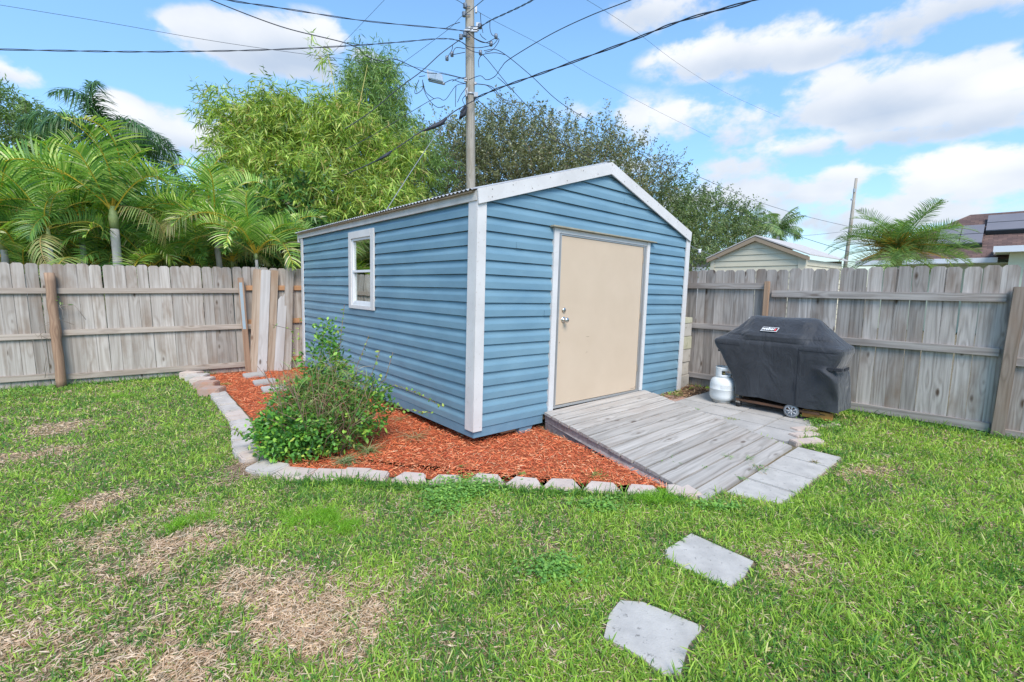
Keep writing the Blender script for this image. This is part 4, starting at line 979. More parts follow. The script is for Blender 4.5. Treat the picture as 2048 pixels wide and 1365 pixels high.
for (r0, r1, dens, wd, Lm, segs) in ((1.35, 2.6, 17000, .0052, .050, 4), (2.6, 4.2, 11500, .0056, .050, 4), (4.2, 6.3, 6000, .0070, .050, 3), (6.3, 10.5, 3000, .0095, .052, 3)):
    area = R_(57) * (r1 ** 2 - r0 ** 2); n = int(area * dens); x, y = polar(n, r0, r1); k = lawn_ok(x, y); x, y = x[k], y[k]
    dv = deadness(x, y); isd = rng.random(len(x)) < np.clip(.16 + dv * .86, 0, .95)
    # thinner green where the turf has died back
    k = isd | (rng.random(len(x)) < 1 - .55 * dv); x, y, dv, isd = x[k], y[k], dv[k], isd[k]; n = len(x)
    tuft = vnoise(x, y, 14, 11); tuft2 = vnoise(x, y, 5, 12)
    az = rng.random(n) * 6.283; lean = np.where(isd, rng.uniform(1.15, 1.55, n), rng.beta(1.7, 2.3, n) * 1.45)
    D = np.stack([np.cos(az) * np.sin(lean), np.sin(az) * np.sin(lean), np.cos(lean)], 1)
    S = norm(np.cross(D, np.stack([rng.normal(0, .6, n), rng.normal(0, .6, n), np.ones(n)], 1)))
    Lb = Lm * rng.gamma(7, 1 / 7, n) * (.75 + .6 * tuft) * np.where(x > .6, 1.12, .95) * np.where(isd, .62, 1); Wb = wd * rng.uniform(.65, 1.35, n) * np.where(isd, .75, 1)
    gsel = rng.random(n) + (tuft2 - .5) * .7 + np.where(x > .3, .10, -.06)
    bright = np.array((.385, .545, .085)); mid = np.array((.235, .40, .062)); dark = np.array((.10, .235, .05)); yel = np.array((.58, .56, .24))
    col_ = np.where((gsel > .72)[:, None], bright, np.where((gsel > .25)[:, None], mid, dark)); col_ = np.where((rng.random(n) < .07)[:, None], yel, col_)
    straw = np.array([(.72, .53, .38), (.60, .42, .29), (.78, .62, .46), (.45, .29, .20)])[rng.choice(4, n, p=[.4, .25, .25, .1])]
    col_ = np.where(isd[:, None], straw, col_) * rng.uniform(.75, 1.2, (n, 1))
    P = np.stack([x, y, np.where(isd, rng.random(n) * .018, rng.random(n) * .012)], 1)
    prof = [(0, .7), (.35, 1), (.72, .8), (1, .08)] if segs == 4 else [(0, .8), (.55, 1), (1, .12)]
    parts.append(ribbons(P, D, S, Lb, Wb, np.where(isd, .1, rng.uniform(.1, .75, n)), prof, col_))
# fallen straw threads over the dead patches
n = 26000; x, y = polar(n, 1.35, 4.5); k = lawn_ok(x, y); x, y = x[k], y[k]; k = rng.random(len(x)) < deadness(x, y) * 1.3 + .02; x, y = x[k], y[k]; n = len(x)
az = rng.random(n) * 6.283; D = np.stack([np.cos(az), np.sin(az), rng.normal(.05, .15, n)], 1); S = side_of(D, np.tile([0, 0, 1.0], (n, 1)) + rng.normal(0, .3, (n, 3)))
parts.append(ribbons(np.stack([x, y, .010 + rng.random(n) * .03], 1), D, S, rng.uniform(.02, .055, n), rng.uniform(.003, .006, n), .1, [(0, .6), (.5, 1), (1, .2)], np.array([(.80, .63, .48), (.66, .49, .36)])[rng.choice(2, n)] * rng.uniform(.8, 1.15, (n, 1))))
# longer blades along fences, stones and paver edges
def fringe(a, b_, n, off=.04, L0=.09):
    a = np.array(a[:2]); b_ = np.array(b_[:2]); t_ = rng.random(n); c_ = a + (b_ - a) * t_[:, None] + rng.normal(0, off, (n, 2))
    az = rng.random(n) * 6.283; lean = rng.beta(2, 2.5, n) * 1.2; D = np.stack([np.cos(az) * np.sin(lean), np.sin(az) * np.sin(lean), np.cos(lean)], 1); S = side_of(D, np.tile([0, 0, 1.0], (n, 1)) + rng.normal(0, .7, (n, 3)))
    gc = np.array([(.20, .38, .06), (.11, .25, .05), (.07, .17, .05)])[rng.choice(3, n, p=[.4, .4, .2])] * rng.uniform(.8, 1.2, (n, 1))
    return ribbons(np.concatenate([c_, np.zeros((n, 1))], 1), D, S, L0 * rng.gamma(6, 1 / 6, n), rng.uniform(.005, .008, n), rng.uniform(.2, .7, n), [(0, .7), (.35, 1), (.72, .8), (1, .08)], gc)
lf0 = PL + fwdL * .05; lfa = lf0 + np.array(norm(np.array([.866, .5]))) * -.8; lfb = lf0 + np.array([.866, .5]) * 1.9
parts.append(fringe(lfa, lfb, 1500, .04, .10)); rf = PR + fwdR * .07
parts.append(fringe(rf + np.array(uR) * 1.9, rf - np.array(uR) * .9, 2200, .06, .10))
for i in range(1, len(FR) - 1): parts.append(fringe(FR[i] - [0, .13, 0], FR[i + 1] - [0, .13, 0], 420, .030, .085))
g4 = [G2W(.92, -2.50), G2W(1.6, -2.53), G2W(2.53, -2.50), G2W(2.56, -2.1), G2W(3.0, -2.1), G2W(3.7, -2.15)]
for a, b_ in zip(g4[:-1], g4[1:]): parts.append(fringe(a, b_, 380, .03, .05))
for P_s in steps_w:
    for a, b_ in zip(P_s, P_s[1:] + P_s[:1]):
        sd_ = (a[1] + b_[1]) / 2 < np.mean([q[1] for q in P_s]); parts.append(fringe(a, b_, int(200 * math.dist(a, b_) * (1.3 if sd_ else 1.0)), .006, .034))
v_, q_, c_ = joinr(parts)
tag(link_mesh('grass', np_mesh('grass', v_, q_, c_), MAT['grass']), 'green lawn grass with straw-coloured dead patches', 'grass', kind='stuff')
print('grass quads', len(q_))
# clover / broadleaf weeds and feathery weeds, in patches
def patch(cx, cy, rx, ry, n, seed, kind, zb=.02):
    g = np.random.default_rng(seed); c_ = gz(cx, cy); wx = np.linalg.norm((gz(cx + rx, cy) - c_)[:2]); wy = np.linalg.norm((gz(cx, cy + ry) - c_)[:2])
    x = c_[0] + g.normal(0, .5, n) * wx; y = c_[1] + g.normal(0, .5, n) * wy
    if kind == 'broad':
        az = g.random(n) * 6.283; D = np.stack([np.cos(az), np.sin(az), g.uniform(-.1, .6, n)], 1); D = norm(D); S = side_of(D, np.tile([0, 0, 1.0], (n, 1)) + g.normal(0, .3, (n, 3)))
        cl = np.array([(.20, .40, .08), (.14, .30, .065), (.28, .48, .09)])[g.choice(3, n)] * g.uniform(.8, 1.2, (n, 1))
        return ribbons(np.stack([x, y, zb + g.random(n) * .05], 1), D, S, g.uniform(.016, .032, n), g.uniform(.010, .018, n), .3, [(0, .2), (.3, .9), (.65, 1), (1, .15)], cl)
    kx, ky = c_[0] + g.normal(0, .5, 14) * wx, c_[1] + g.normal(0, .5, 14) * wy; ki = g.integers(0, 14, n); x = kx[ki] + g.normal(0, .028, n); y = ky[ki] + g.normal(0, .028, n)
    az = g.random(n) * 6.283; D = norm(np.stack([np.cos(az), np.sin(az), g.uniform(.3, 2.0, n)], 1)); S = side_of(D)
    cl = np.array([(.26, .48, .04), (.18, .38, .03)])[g.choice(2, n)] * g.uniform(.8, 1.2, (n, 1))
    return ribbons(np.stack([x, y, .01 + g.random(n) * .04], 1), D, S, g.uniform(.02, .045, n), g.uniform(.0018, .003, n), .1, [(0, 1), (.5, .9), (1, .1)], cl)
pp = [patch(930, 985, 70, 22, 1500, 1, 'broad'), patch(1110, 1150, 60, 30, 500, 2, 'broad'), patch(1200, 1020, 60, 15, 400, 3, 'broad'), patch(1640, 850, 26, 9, 420, 4, 'broad', .03), patch(890, 1010, 50, 30, 600, 5, 'broad'), patch(60, 790, 60, 10, 500, 6, 'broad', .03),
      patch(1440, 1022, 60, 8, 260, 7, 'broad')]
v_, q_, c_ = joinr(pp); tag(link_mesh('clover_weeds', np_mesh('clover_weeds', v_, q_, c_), MAT['leaf']), 'low round-leaved weeds growing through the lawn', 'weeds', kind='stuff')
pp = [patch(640, 1045, 55, 18, 2600, 11, 'f'), patch(1310, 1003, 45, 14, 3000, 12, 'f'), patch(355, 1060, 18, 8, 600, 13, 'f'), patch(410, 1040, 25, 12, 500, 14, 'f'), patch(225, 800, 20, 6, 700, 15, 'f'), patch(130, 1010, 40, 14, 700, 16, 'f'), patch(690, 1060, 30, 14, 900, 17, 'f')]
v_, q_, c_ = joinr(pp); tag(link_mesh('feathery_weeds', np_mesh('feathery_weeds', v_, q_, c_), MAT['leaf']), 'bright feathery weed tufts in the lawn', 'weeds', kind='stuff')
# single sprigs on the ramp, pavers and mulch: each a plant of its own
def sprig(px, py, z, n, L0, label, spread=.05, colr=((.14, .30, .07), (.24, .40, .10))):
    c_ = gz(px, py, z); az = rng.random(n) * 6.283; D = norm(np.stack([np.cos(az), np.sin(az), rng.uniform(.1, 1.6, n)], 1)); S = side_of(D, np.tile([0, 0, 1.0], (n, 1)) + rng.normal(0, .5, (n, 3)))
    cl = np.array(colr)[rng.choice(len(colr), n)] * rng.uniform(.8, 1.2, (n, 1)); P = np.stack([rng.normal(0, spread * .3, n), rng.normal(0, spread * .3, n), np.zeros(n)], 1)
    v_, q_, cc = ribbons(P, D, S, L0 * rng.uniform(.5, 1.2, n), rng.uniform(.003, .007, n), .5, [(0, .6), (.4, 1), (.75, .8), (1, .08)], cl)
    o = link_mesh('weed_sprig', np_mesh('weed_sprig', v_, q_, cc), MAT['leaf'], loc=tuple(c_)); tag(o, label, 'weed', 'weed sprigs between boards and pavers')
sprig(1340, 925, .055, 9, .13, 'tall spindly weed growing through the ramp boards near its left edge', .1); sprig(1455, 914, .05, 14, .07, 'small weed in the ramp gap, left of the two near the middle')
sprig(1498, 917, .05, 16, .07, 'small weed in the lower ramp gap near its right half'); sprig(1518, 938, .03, 60, .06, 'leafy weed clump where the ramp foot meets the path pavers', .16, ((.14, .28, .08), (.10, .2, .06), (.38, .25, .16)))
sprig(1462, 838, .025, 40, .05, 'yellow-green weed tuft in the patio joint beside the ramp', .09, ((.42, .46, .14), (.3, .38, .12))); sprig(1394, 819, .025, 18, .03, 'tiny yellowish weed in the patio joint by the ramp edge')
sprig(1354, 791, .03, 50, .07, 'green grass tuft on the dark old pavers by the shed corner', .12); sprig(1410, 935, .05, 12, .05, 'tiny green weed at the left end of the ramp foot gap'); sprig(1484, 957, .03, 24, .05, 'small green weed at the foot gap above the nearest path paver', .07)
sprig(1630, 925, .02, 30, .05, 'dry brownish weed lying on the right-hand path paver', .04, ((.25, .25, .12), (.35, .26, .15))); sprig(923, 933, .03, 20, .04, 'small green weed poking out of the mulch left of centre'); sprig(1196, 950, .03, 70, .06, 'larger leafy weed in the mulch near the ramp side', .14)
sprig(1045, 948, .03, 30, .05, 'small broad weed in the mulch beside the front edging'); sprig(450, 770, .03, 30, .12, 'tall thin yellow grass shoot beside the orange-red brick', .03, ((.42, .42, .14), (.2, .3, .08)))
# ------------------------------------------------------------------ overgrown shrub in the mulch
sb = gz(640, 905); shrub = empty('overgrown_shrub', tuple(sb), 'sprawling half-dead green shrub with dry grass in the mulch bed', 'shrub')
hR = np.array([1.0, .05, 0]); 
def egg(n, c, r, seed, shell=.45):
    g = np.random.default_rng(seed); d_ = norm(g.normal(size=(n, 3))); rad = g.random(n) ** shell; return np.array(c) + d_ * rad[:, None] * np.array(r), d_
def leaves(P, D0, n_each, L, W, pal, w_, spread, seed, droop=.2, prof=((0, .15), (.3, .85), (.6, 1), (1, .08)), jit=.06):
    g = np.random.default_rng(seed); n = len(P) * n_each; P2 = np.repeat(P, n_each, 0) + g.normal(0, jit, (n, 3)); D = norm(np.repeat(D0, n_each, 0) + g.normal(0, spread, (n, 3)))
    S = norm(np.cross(D, norm(np.array([0, 0, 1.0]) + g.normal(0, .55, (n, 3)))))
    cl = np.array(pal)[g.choice(len(pal), n, p=w_)] * g.uniform(.75, 1.2, (n, 1))
    return ribbons(P2, D, S, L * g.uniform(.6, 1.25, n), W * g.uniform(.7, 1.2, n), droop, list(prof), cl)
green = [(.16, .38, .06), (.10, .26, .05), (.055, .15, .04), (.32, .54, .08), (.46, .56, .11)]; gw = [.32, .28, .20, .15, .05]
blobs = [((-.06, 0, .28), (.56, .40, .30), 620), ((-.16, -.20, .22), (.38, .24, .24), 600), ((.05, .12, .52), (.36, .30, .28), 380), ((.02, .2, .80), (.24, .2, .27), 130), ((.42, .2, .42), (.24, .25, .30), 210), ((-.30, .20, .42), (.28, .3, .25), 200), ((.04, .18, 1.06), (.13, .12, .18), 50)]
parts = []
for i, (c_, r, n) in enumerate(blobs):
    P, D = egg(n, c_, r, 20 + i); P[:, 2] = np.maximum(P[:, 2], .04)
    parts.append(leaves(P, D * .7 + np.array([0, 0, .45]), 5, .048, .025, green, gw, .75, 40 + i, .2, jit=.022))
# trailing sprays against the siding and towards the left
def spray(pix, Y0, Y1, n, seed, L=.04):
    g = np.random.default_rng(seed); pp = [at(x, y, Y0 + (Y1 - Y0) * i / (len(pix) - 1)) for i, (x, y) in enumerate(pix)]; pp = np.array(pp)
    t_ = np.sort(g.random(n)) * (len(pp) - 1); i = np.minimum(t_.astype(int), len(pp) - 2); P = pp[i] + (pp[i + 1] - pp[i]) * (t_ - i)[:, None] - sb
    return pp, leaves(P, norm(g.normal(size=(n, 3))) + [0, 0, .3], 1, L, L * .6, [(.30, .46, .07), (.16, .33, .06), (.42, .50, .12)], [.45, .35, .2], .4, seed, .1, jit=.006)
sprays = [([(700, 830), (735, 790), (770, 760), (786, 705)], 4.35, 4.5, 22, 1), ([(650, 860), (665, 760), (680, 690), (689, 610)], 4.25, 4.6, 34, 2), ([(560, 830), (570, 760), (590, 700), (585, 660), (545, 650)], 4.4, 5.2, 22, 3),
          ([(730, 800), (790, 770), (840, 790), (888, 815)], 4.35, 4.45, 26, 4), ([(720, 850), (780, 815), (830, 822), (862, 826)], 4.2, 4.3, 30, 5), ([(700, 800), (715, 730), (738, 672)], 4.3, 4.55, 16, 6), ([(620, 850), (610, 760), (598, 700), (600, 640)], 4.3, 4.9, 20, 7),
          ([(500, 880), (470, 860), (440, 852)], 4.2, 4.0, 26, 8), ([(640, 840), (640, 720), (650, 655)], 4.3, 4.6, 24, 9), ([(700, 830), (745, 745), (760, 700)], 4.35, 4.5, 14, 10)]
stemB = MB(); g = np.random.default_rng(99)
for s_ in sprays:
    pp, rb = spray(*s_); parts.append(rb); stemB.tube([q - sb for q in pp], [.003] * len(pp), 5)
v_, q_, c_ = joinr(parts); link_mesh('foliage', np_mesh('foliage', v_, q_, c_), MAT['leaf'], shrub)
for i in range(80):
    a = g.random() * 6.283; r0 = g.random() * .25; p0 = np.array([r0 * math.cos(a) * 1.4, r0 * math.sin(a), 0]); a2 = a + g.normal(0, .6); hh = g.uniform(.4, 1.0); sp = g.uniform(.08, .45)
    p2 = p0 + np.array([math.cos(a2) * sp * 1.1, math.sin(a2) * sp * .6, hh * (1 - sp * .5)]); p1 = (p0 + p2) / 2 + np.array([g.normal(0, .05), g.normal(0, .05), .08]); stemB.tube([p0, p1, p2], [.005, .004, .002], 5)
stemB.build('stems', noisy_mat('brown_twigs', (.16, .10, .07), (.25, .17, .12), 12, .85, .2), shrub)
n = 2600; P, D = egg(n, (.08, .0, .45), (.46, .36, .48), 77, .6); P[:, 2] = np.maximum(P[:, 2], .02); D = norm(np.stack([g.normal(0, .6, n), g.normal(0, .5, n), g.uniform(-.3, 1.4, n)], 1))
cl = np.array([(.46, .36, .20), (.34, .20, .12), (.20, .11, .07), (.17, .30, .08), (.30, .42, .13)])[g.choice(5, n, p=[.16, .20, .16, .30, .18])]
a1 = ribbons(P, D, side_of(D), g.uniform(.08, .26, n), g.uniform(.002, .005, n), .35, [(0, .8), (.4, 1), (1, .1)], cl)
# fountain of dry grass blades lying on the mulch to the right and standing behind
def fount(px, py, n, L, seed, pal, up=(.2, 1.2)):
    g = np.random.default_rng(seed); c_ = gz(px, py, .03) - sb; az = g.random(n) * 6.283; D = norm(np.stack([np.cos(az), np.sin(az), g.uniform(*up, n)], 1)); cl = np.array(pal)[g.choice(len(pal), n)]
    return ribbons(np.tile(c_, (n, 1)) + g.normal(0, .02, (n, 3)) * [1, 1, 0], D, side_of(D), L * g.uniform(.5, 1.2, n), g.uniform(.003, .006, n), g.uniform(.3, .8, n), [(0, .8), (.3, 1), (.7, .7), (1, .1)], cl)
dry = [(.46, .40, .22), (.30, .33, .14), (.40, .28, .16)]
a2 = [fount(830, 875, 60, .30, 1, dry, (.1, .8)), fount(800, 840, 40, .25, 2, dry), fount(600, 765, 110, .38, 3, [(.5, .40, .22), (.42, .27, .15), (.30, .34, .14)], (.8, 3)), fount(560, 775, 60, .34, 4, dry, (.8, 3)), fount(735, 905, 120, .26, 5, [(.15, .28, .10), (.22, .34, .12), (.4, .36, .2)], (.1, 1.6)), fount(690, 925, 150, .22, 6, [(.15, .28, .10), (.20, .30, .12), (.35, .32, .18)], (.0, 1.4))]
v_, q_, c_ = joinr([a1] + a2); link_mesh('dry_grass', np_mesh('dry_grass', v_, q_, c_), MAT['leaf'], shrub)
# dead twigs trailing over the edging at the left corner of the bed
n = 420; c0 = gz(478, 948); g = np.random.default_rng(5); az = g.normal(.7, .8, n); D = norm(np.stack([np.cos(az), np.sin(az), g.normal(.05, .15, n)], 1))
v_, q_, c_ = ribbons(c0 + g.normal(0, 1, (n, 3)) * [.12, .10, .0] + [0, 0, .02], D, side_of(D), g.uniform(.05, .2, n), g.uniform(.002, .004, n), .1, [(0, .8), (.5, 1), (1, .2)], np.array([(.33, .24, .17), (.45, .34, .24), (.22, .15, .11)])[g.choice(3, n)])
tag(link_mesh('dead_twigs', np_mesh('dead_twigs', v_, q_, c_), MAT['chip']), 'dead brown twigs lying at the lawn corner of the mulch bed', 'twigs', kind='stuff')
# vine on the left fence post
vn = empty('fence_vine', tuple(pt_plane(115, 660, PL + fwdL * .12, uL)), 'thin dry vine with a few green leaves climbing the left fence post', 'vine')
c0 = pt_plane(115, 660, PL + fwdL * .12, uL); B = MB()
for pix in ([(148, 650), (120, 640), (112, 618), (126, 612), (150, 612), (172, 640)], [(104, 648), (90, 652), (80, 662), (86, 690), (92, 715), (88, 745)], [(104, 643), (88, 648), (78, 655), (82, 672), (100, 680)], [(92, 700), (94, 730), (90, 756)], [(86, 664), (76, 675), (70, 668)], [(126, 640), (125, 622), (118, 610)]):
    B.tube([pt_plane(x, y, PL + fwdL * .12, uL) - c0 for x, y in pix], .0035, 5)
B.build('stem', noisy_mat('grey_vine_stem', (.34, .29, .25), (.22, .18, .14), 9, .9, .1), vn)
P = np.array([pt_plane(x, y, PL + fwdL * .13, uL) - c0 for x, y in ((117, 602), (122, 610), (134, 610), (120, 598))]); v_, q_, c_ = leaves(P, np.array([(-.5, -.3, .6), (-.4, 0, .9), (1, .4, .05), (-.2, -.4, .8)]), 3, .085, .014, [(.22, .34, .08), (.12, .22, .06)], [.5, .5], .25, 3, .2, jit=.006)
link_mesh('foliage', np_mesh('foliage', v_, q_, c_), MAT['leaf'], vn)

# ------------------------------------------------------------------ palms
def frond_mesh(seed, L, npair, LL, LW, a0, a1, pal, w_, rach, vee=.35, droop=.5, all_round=False, aexp=1.35):
    g = np.random.default_rng(seed); n = 40; t_ = np.linspace(0, 1, n); ang = a0 + (a1 - a0) * t_ ** aexp; ds = L / (n - 1)
    x = np.r_[0, np.cumsum(np.cos(ang[:-1]) * ds)]; z = np.r_[0, np.cumsum(np.sin(ang[:-1]) * ds)]; yb = .06 * L * (t_ ** 2) * g.normal()
    pos = np.stack([x, yb, z], 1); parts = []
    tl = np.repeat(np.linspace(.14, .985, npair), 2) + g.normal(0, .003, npair * 2); tl = np.clip(tl, .1, .995); sgn = np.tile([1, -1], npair)
    P = np.stack([np.interp(tl, t_, pos[:, k]) for k in range(3)], 1); A = np.interp(tl, t_, ang)
    fwd = np.stack([np.cos(A), np.zeros_like(A), np.sin(A)], 1); upn = np.stack([-np.sin(A), np.zeros_like(A), np.cos(A)], 1); sd_ = np.zeros_like(fwd); sd_[:, 1] = sgn
    if all_round:
        q = g.uniform(-1.1, 1.1, len(tl)); sd_ = sd_ * np.cos(q)[:, None] + upn * np.sin(q)[:, None]
    fw_ = .30 + .85 * tl ** 2
    D = norm(sd_ + fwd * fw_[:, None] + upn * (vee + g.normal(0, .06, len(tl)))[:, None]); prof_l = np.sin(np.clip(tl * 1.06, 0, 1) * math.pi) ** .55 * .9 + .12
    S = norm(np.cross(D, upn + g.normal(0, .15, D.shape)))
    cl = np.array(pal)[g.choice(len(pal), len(tl), p=w_)] * g.uniform(.85, 1.15, (len(tl), 1))
    parts.append(ribbons(P, D, S, LL * prof_l * g.uniform(.9, 1.1, len(tl)), LW, droop * g.uniform(.6, 1.4, len(tl)), [(0, .45), (.25, 1), (.55, .9), (.8, .55), (1, .04)], cl))
    # rachis: two crossed tapering strips
    k = n - 1; Pm = pos[:-1]; Dm = norm(pos[1:] - pos[:-1]); tapp = (.030 * (1 - t_[:-1]) ** .7 + .006) * L / 2.2
    for ax_ in ((0, 1.0, 0), (0, 0, 1.0)):
        Sx = norm(np.cross(Dm, np.cross(np.tile(ax_, (k, 1)), Dm)) + 1e-6); parts.append(ribbons(Pm, Dm, Sx, np.full(k, ds * 1.05), tapp, 0.0, [(0, 1), (1, .97)], np.tile(rach, (k, 1))))
    v_, q_, c_ = joinr(parts); return np_mesh('frond', v_, q_, c_)
arec = [(.32, .50, .09), (.19, .37, .06), (.54, .64, .17), (.08, .19, .04), (.66, .64, .34)]; aw = [.34, .26, .2, .14, .06]
FRD = [frond_mesh(100 + i, L, 38, .80, .036, R_(a0), R_(a1), arec, aw, (.70, .52, .08), 1.15, .34, False, 1.7) for i, (L, a0, a1) in enumerate(((2.7, 80, -45), (2.6, 68, -65), (2.4, 86, 5), (2.4, 50, -70), (2.5, 74, -25), (2.2, 60, -40)))]
for i, (L, a0, a1) in enumerate(((2.4, 62, -60), (2.3, 45, -75))): FRD.append(frond_mesh(120 + i, L, 38, .75, .034, R_(a0), R_(a1), [(.12, .25, .05), (.07, .17, .04), (.20, .33, .07)], [.4, .35, .25], (.50, .40, .08), .9, .4, False, 1.6))
FRD.append(frond_mesh(130, 2.0, 30, .5, .03, R_(30), R_(-85), [(.36, .33, .12), (.28, .24, .10), (.30, .38, .12)], [.4, .3, .3], (.46, .34, .12), .1, .9, False, 1.1))
for me in FRD: me.materials.append(MAT['leaf'])
bark = noisy_mat('grey_ringed_palm_trunk', (.44, .43, .40), (.30, .29, .26), 5, .85, .3, 30); csh = noisy_mat('green_crownshaft', (.24, .32, .12), (.38, .38, .14), 4, .5, .05)
def palm(px, py, Y, sc, nf, seed, label, group, meshes=FRD, tr=.055, shaft=.35, name='areca_palm', elev=(0, 1), lean=0.0):
    g = np.random.default_rng(seed); top = at(px, py, Y); root = empty(name, (top[0] - lean, top[1], 0), label, 'palm tree', group); B = MB(); h = top[2]
    pts = [(lean * (i / 12) ** 1.5, 0, h * i / 12) for i in range(13)]; B.tube(pts, [tr * (1.15 - .3 * i / 12) + (.004 if i % 2 else 0) for i in range(13)], 12)
    B.build('trunk', bark, root); B = MB(); B.tube([(lean, 0, h), (lean, 0, h + shaft * .5), (lean, 0, h + shaft)], [tr * .9, tr, tr * .5], 12); B.build('crownshaft', csh, root)
    for i in range(nf):
        o = bpy.data.objects.new('frond', meshes[int(g.integers(len(meshes)))]); COL.objects.link(o); o.parent = root; a = 2.39996 * i + g.normal(0, .25)
        o.location = (lean, 0, h + shaft * (.6 + .4 * g.random())); o.rotation_euler = (g.normal(0, .30), R_(g.uniform(-20, 30)) * (1 if elev[1] else 0), a); s = sc * g.uniform(.82, 1.12); o.scale = (s, s, s)
    return root
gP = 'areca palms behind the left fence'
palm(8, 500, 8.4, 0.69, 14, 1, 'areca palm cut by the left edge of the picture, behind the fence', gP)
palm(100, 497, 8.2, 0.53, 12, 2, 'short areca palm with orange leaf stalks right behind the fence post', gP, tr=.04)
palm(163, 470, 8.9, 0.64, 13, 3, 'areca palm with a pale smooth trunk between the short one and the big one', gP, tr=.05)
palm(229, 458, 8.6, 0.74, 16, 4, 'biggest areca palm, thick grey trunk, frond hanging over the fence', gP, tr=.075, shaft=.4)
palm(55, 440, 10.2, 0.72, 14, 5, 'tall areca palm further back at the left', gP, tr=.06)
palm(432, 480, 10.0, 0.69, 14, 6, 'areca palm with a leaning grey trunk near the middle of the left fence', gP, tr=.06, lean=-.12)
palm(513, 520, 9.3, 0.64, 14, 7, 'low fan-like bright areca palm just left of the shed', gP, tr=.03, shaft=.15)
palm(572, 512, 10.2, 0.53, 12, 8, 'small dark areca palm against the far shed corner', gP, tr=.03, shaft=.2)
palm(350, 470, 11.0, 0.72, 14, 9, 'areca palm further back between the big one and the leaning one', gP, tr=.06)
palm(120, 430, 11.5, 0.72, 14, 10, 'areca palm at the back, rising behind the short one', gP, tr=.06)
palm(300, 545, 9.4, .60, 14, 41, 'low young areca palm filling the gap right of the big trunk', gP, tr=.03, shaft=.1)
palm(385, 540, 9.8, .60, 14, 42, 'low young areca palm just left of the leaning trunk', gP, tr=.03, shaft=.1)
palm(50, 548, 8.6, .55, 12, 43, 'low young areca palm near the left picture edge', gP, tr=.03, shaft=.1)
palm(190, 545, 9.2, .58, 13, 44, 'low young areca palm between the two pale trunks', gP, tr=.03, shaft=.1)
palm(262, 520, 9.8, .72, 16, 45, 'mid-height areca palm right behind and beside the biggest trunk', gP, tr=.035, shaft=.15)
palm(132, 530, 9.6, .70, 16, 46, 'mid-height areca palm behind the short orange-stalked one', gP, tr=.035, shaft=.15)
palm(465, 535, 10.4, .66, 15, 47, 'mid-height areca palm between the leaning trunk and the fan-like one', gP, tr=.035, shaft=.15)
palm(10, 530, 9.8, .72, 15, 48, 'mid-height areca palm at the picture edge behind the cut-off one', gP, tr=.035, shaft=.15)
# the frond hanging over the fence
hf = frond_mesh(150, 1.5, 30, .36, .022, R_(8), R_(-75), [(.30, .36, .10), (.20, .30, .08), (.42, .36, .18)], [.4, .4, .2], (.55, .45, .10), .1, .6); hf.materials.append(MAT['leaf'])
big = [o for o in bpy.data.objects if o.name.startswith('areca_palm') and 'biggest' in o.get('label', '')][0]
o = bpy.data.objects.new('frond', hf); COL.objects.link(o); o.parent = big; o.location = (-.25, -.55, 1.98); o.rotation_euler = (0, 0, R_(-62)); o.scale = (.95, .95, .95)
# queen palm plumes behind
QF = [frond_mesh(160 + i, 3.4, 110, .70, .040, R_(a0), R_(a1), [(.075, .17, .055), (.05, .12, .045), (.11, .22, .07)], [.5, .3, .2], (.16, .24, .08), .1, .8, True) for i, (a0, a1) in enumerate(((75, -70), (55, -75), (62, -50)))]
for me in QF: me.materials.append(MAT['leaf'])
palm(222, 330, 15.0, .70, 14, 12, 'tall queen palm with feathery drooping plumes behind the areca palms', None, meshes=QF, tr=.14, shaft=.7, name='queen_palm')
B = MB(); c0 = at(206, 310, 15.5); B.tube([c0, at(200, 270, 15.5), at(190, 225, 15.6), at(176, 178, 15.8)], [.05, .03, .018, .008], 6)
o = B.build('spear_leaf', csh, [q for q in bpy.data.objects if q.name.startswith('queen_palm')][0]); o.matrix_parent_inverse = Matrix.Translation(-Vector([q for q in bpy.data.objects if q.name.startswith('queen_palm')][0].location))
# pygmy date palm on the right
DF = [frond_mesh(180 + i, 1.5, 44, .34, .014, R_(a0), R_(a1), [(.17, .30, .08), (.26, .38, .12), (.10, .19, .06)], [.45, .3, .25], (.25, .32, .10), .75, .30) for i, (a0, a1) in enumerate(((60, -30), (46, -40), (32, -50), (68, 0), (16, -40)))]
for me in DF: me.materials.append(MAT['leaf'])
dp = palm(1792, 533, 8.6, .74, 66, 21, 'bushy date palm with orange seed stalks behind the right fence', None, meshes=DF, tr=.09, shaft=.25, name='date_palm')
g = np.random.default_rng(8); n = 240; zc = at(1795, 512, 8.6)[2]; az = g.choice([2.9, 3.6, 5.6, 4.4], n) + g.normal(0, .22, n); D = norm(np.stack([np.cos(az), np.sin(az), g.uniform(-.1, 1.4, n)], 1))
v_, q_, c_ = ribbons(np.tile([0, 0, zc + .1], (n, 1)) + D * .12, D, side_of(D), g.uniform(.25, .62, n), .014, .3, [(0, 1), (.5, .8), (1, .5)], np.array([(.55, .30, .05), (.48, .36, .08), (.30, .2, .06)])[g.choice(3, n)])
link_mesh('seed_stalks', np_mesh('seed_stalks', v_, q_, c_), MAT['leaf'], dp)
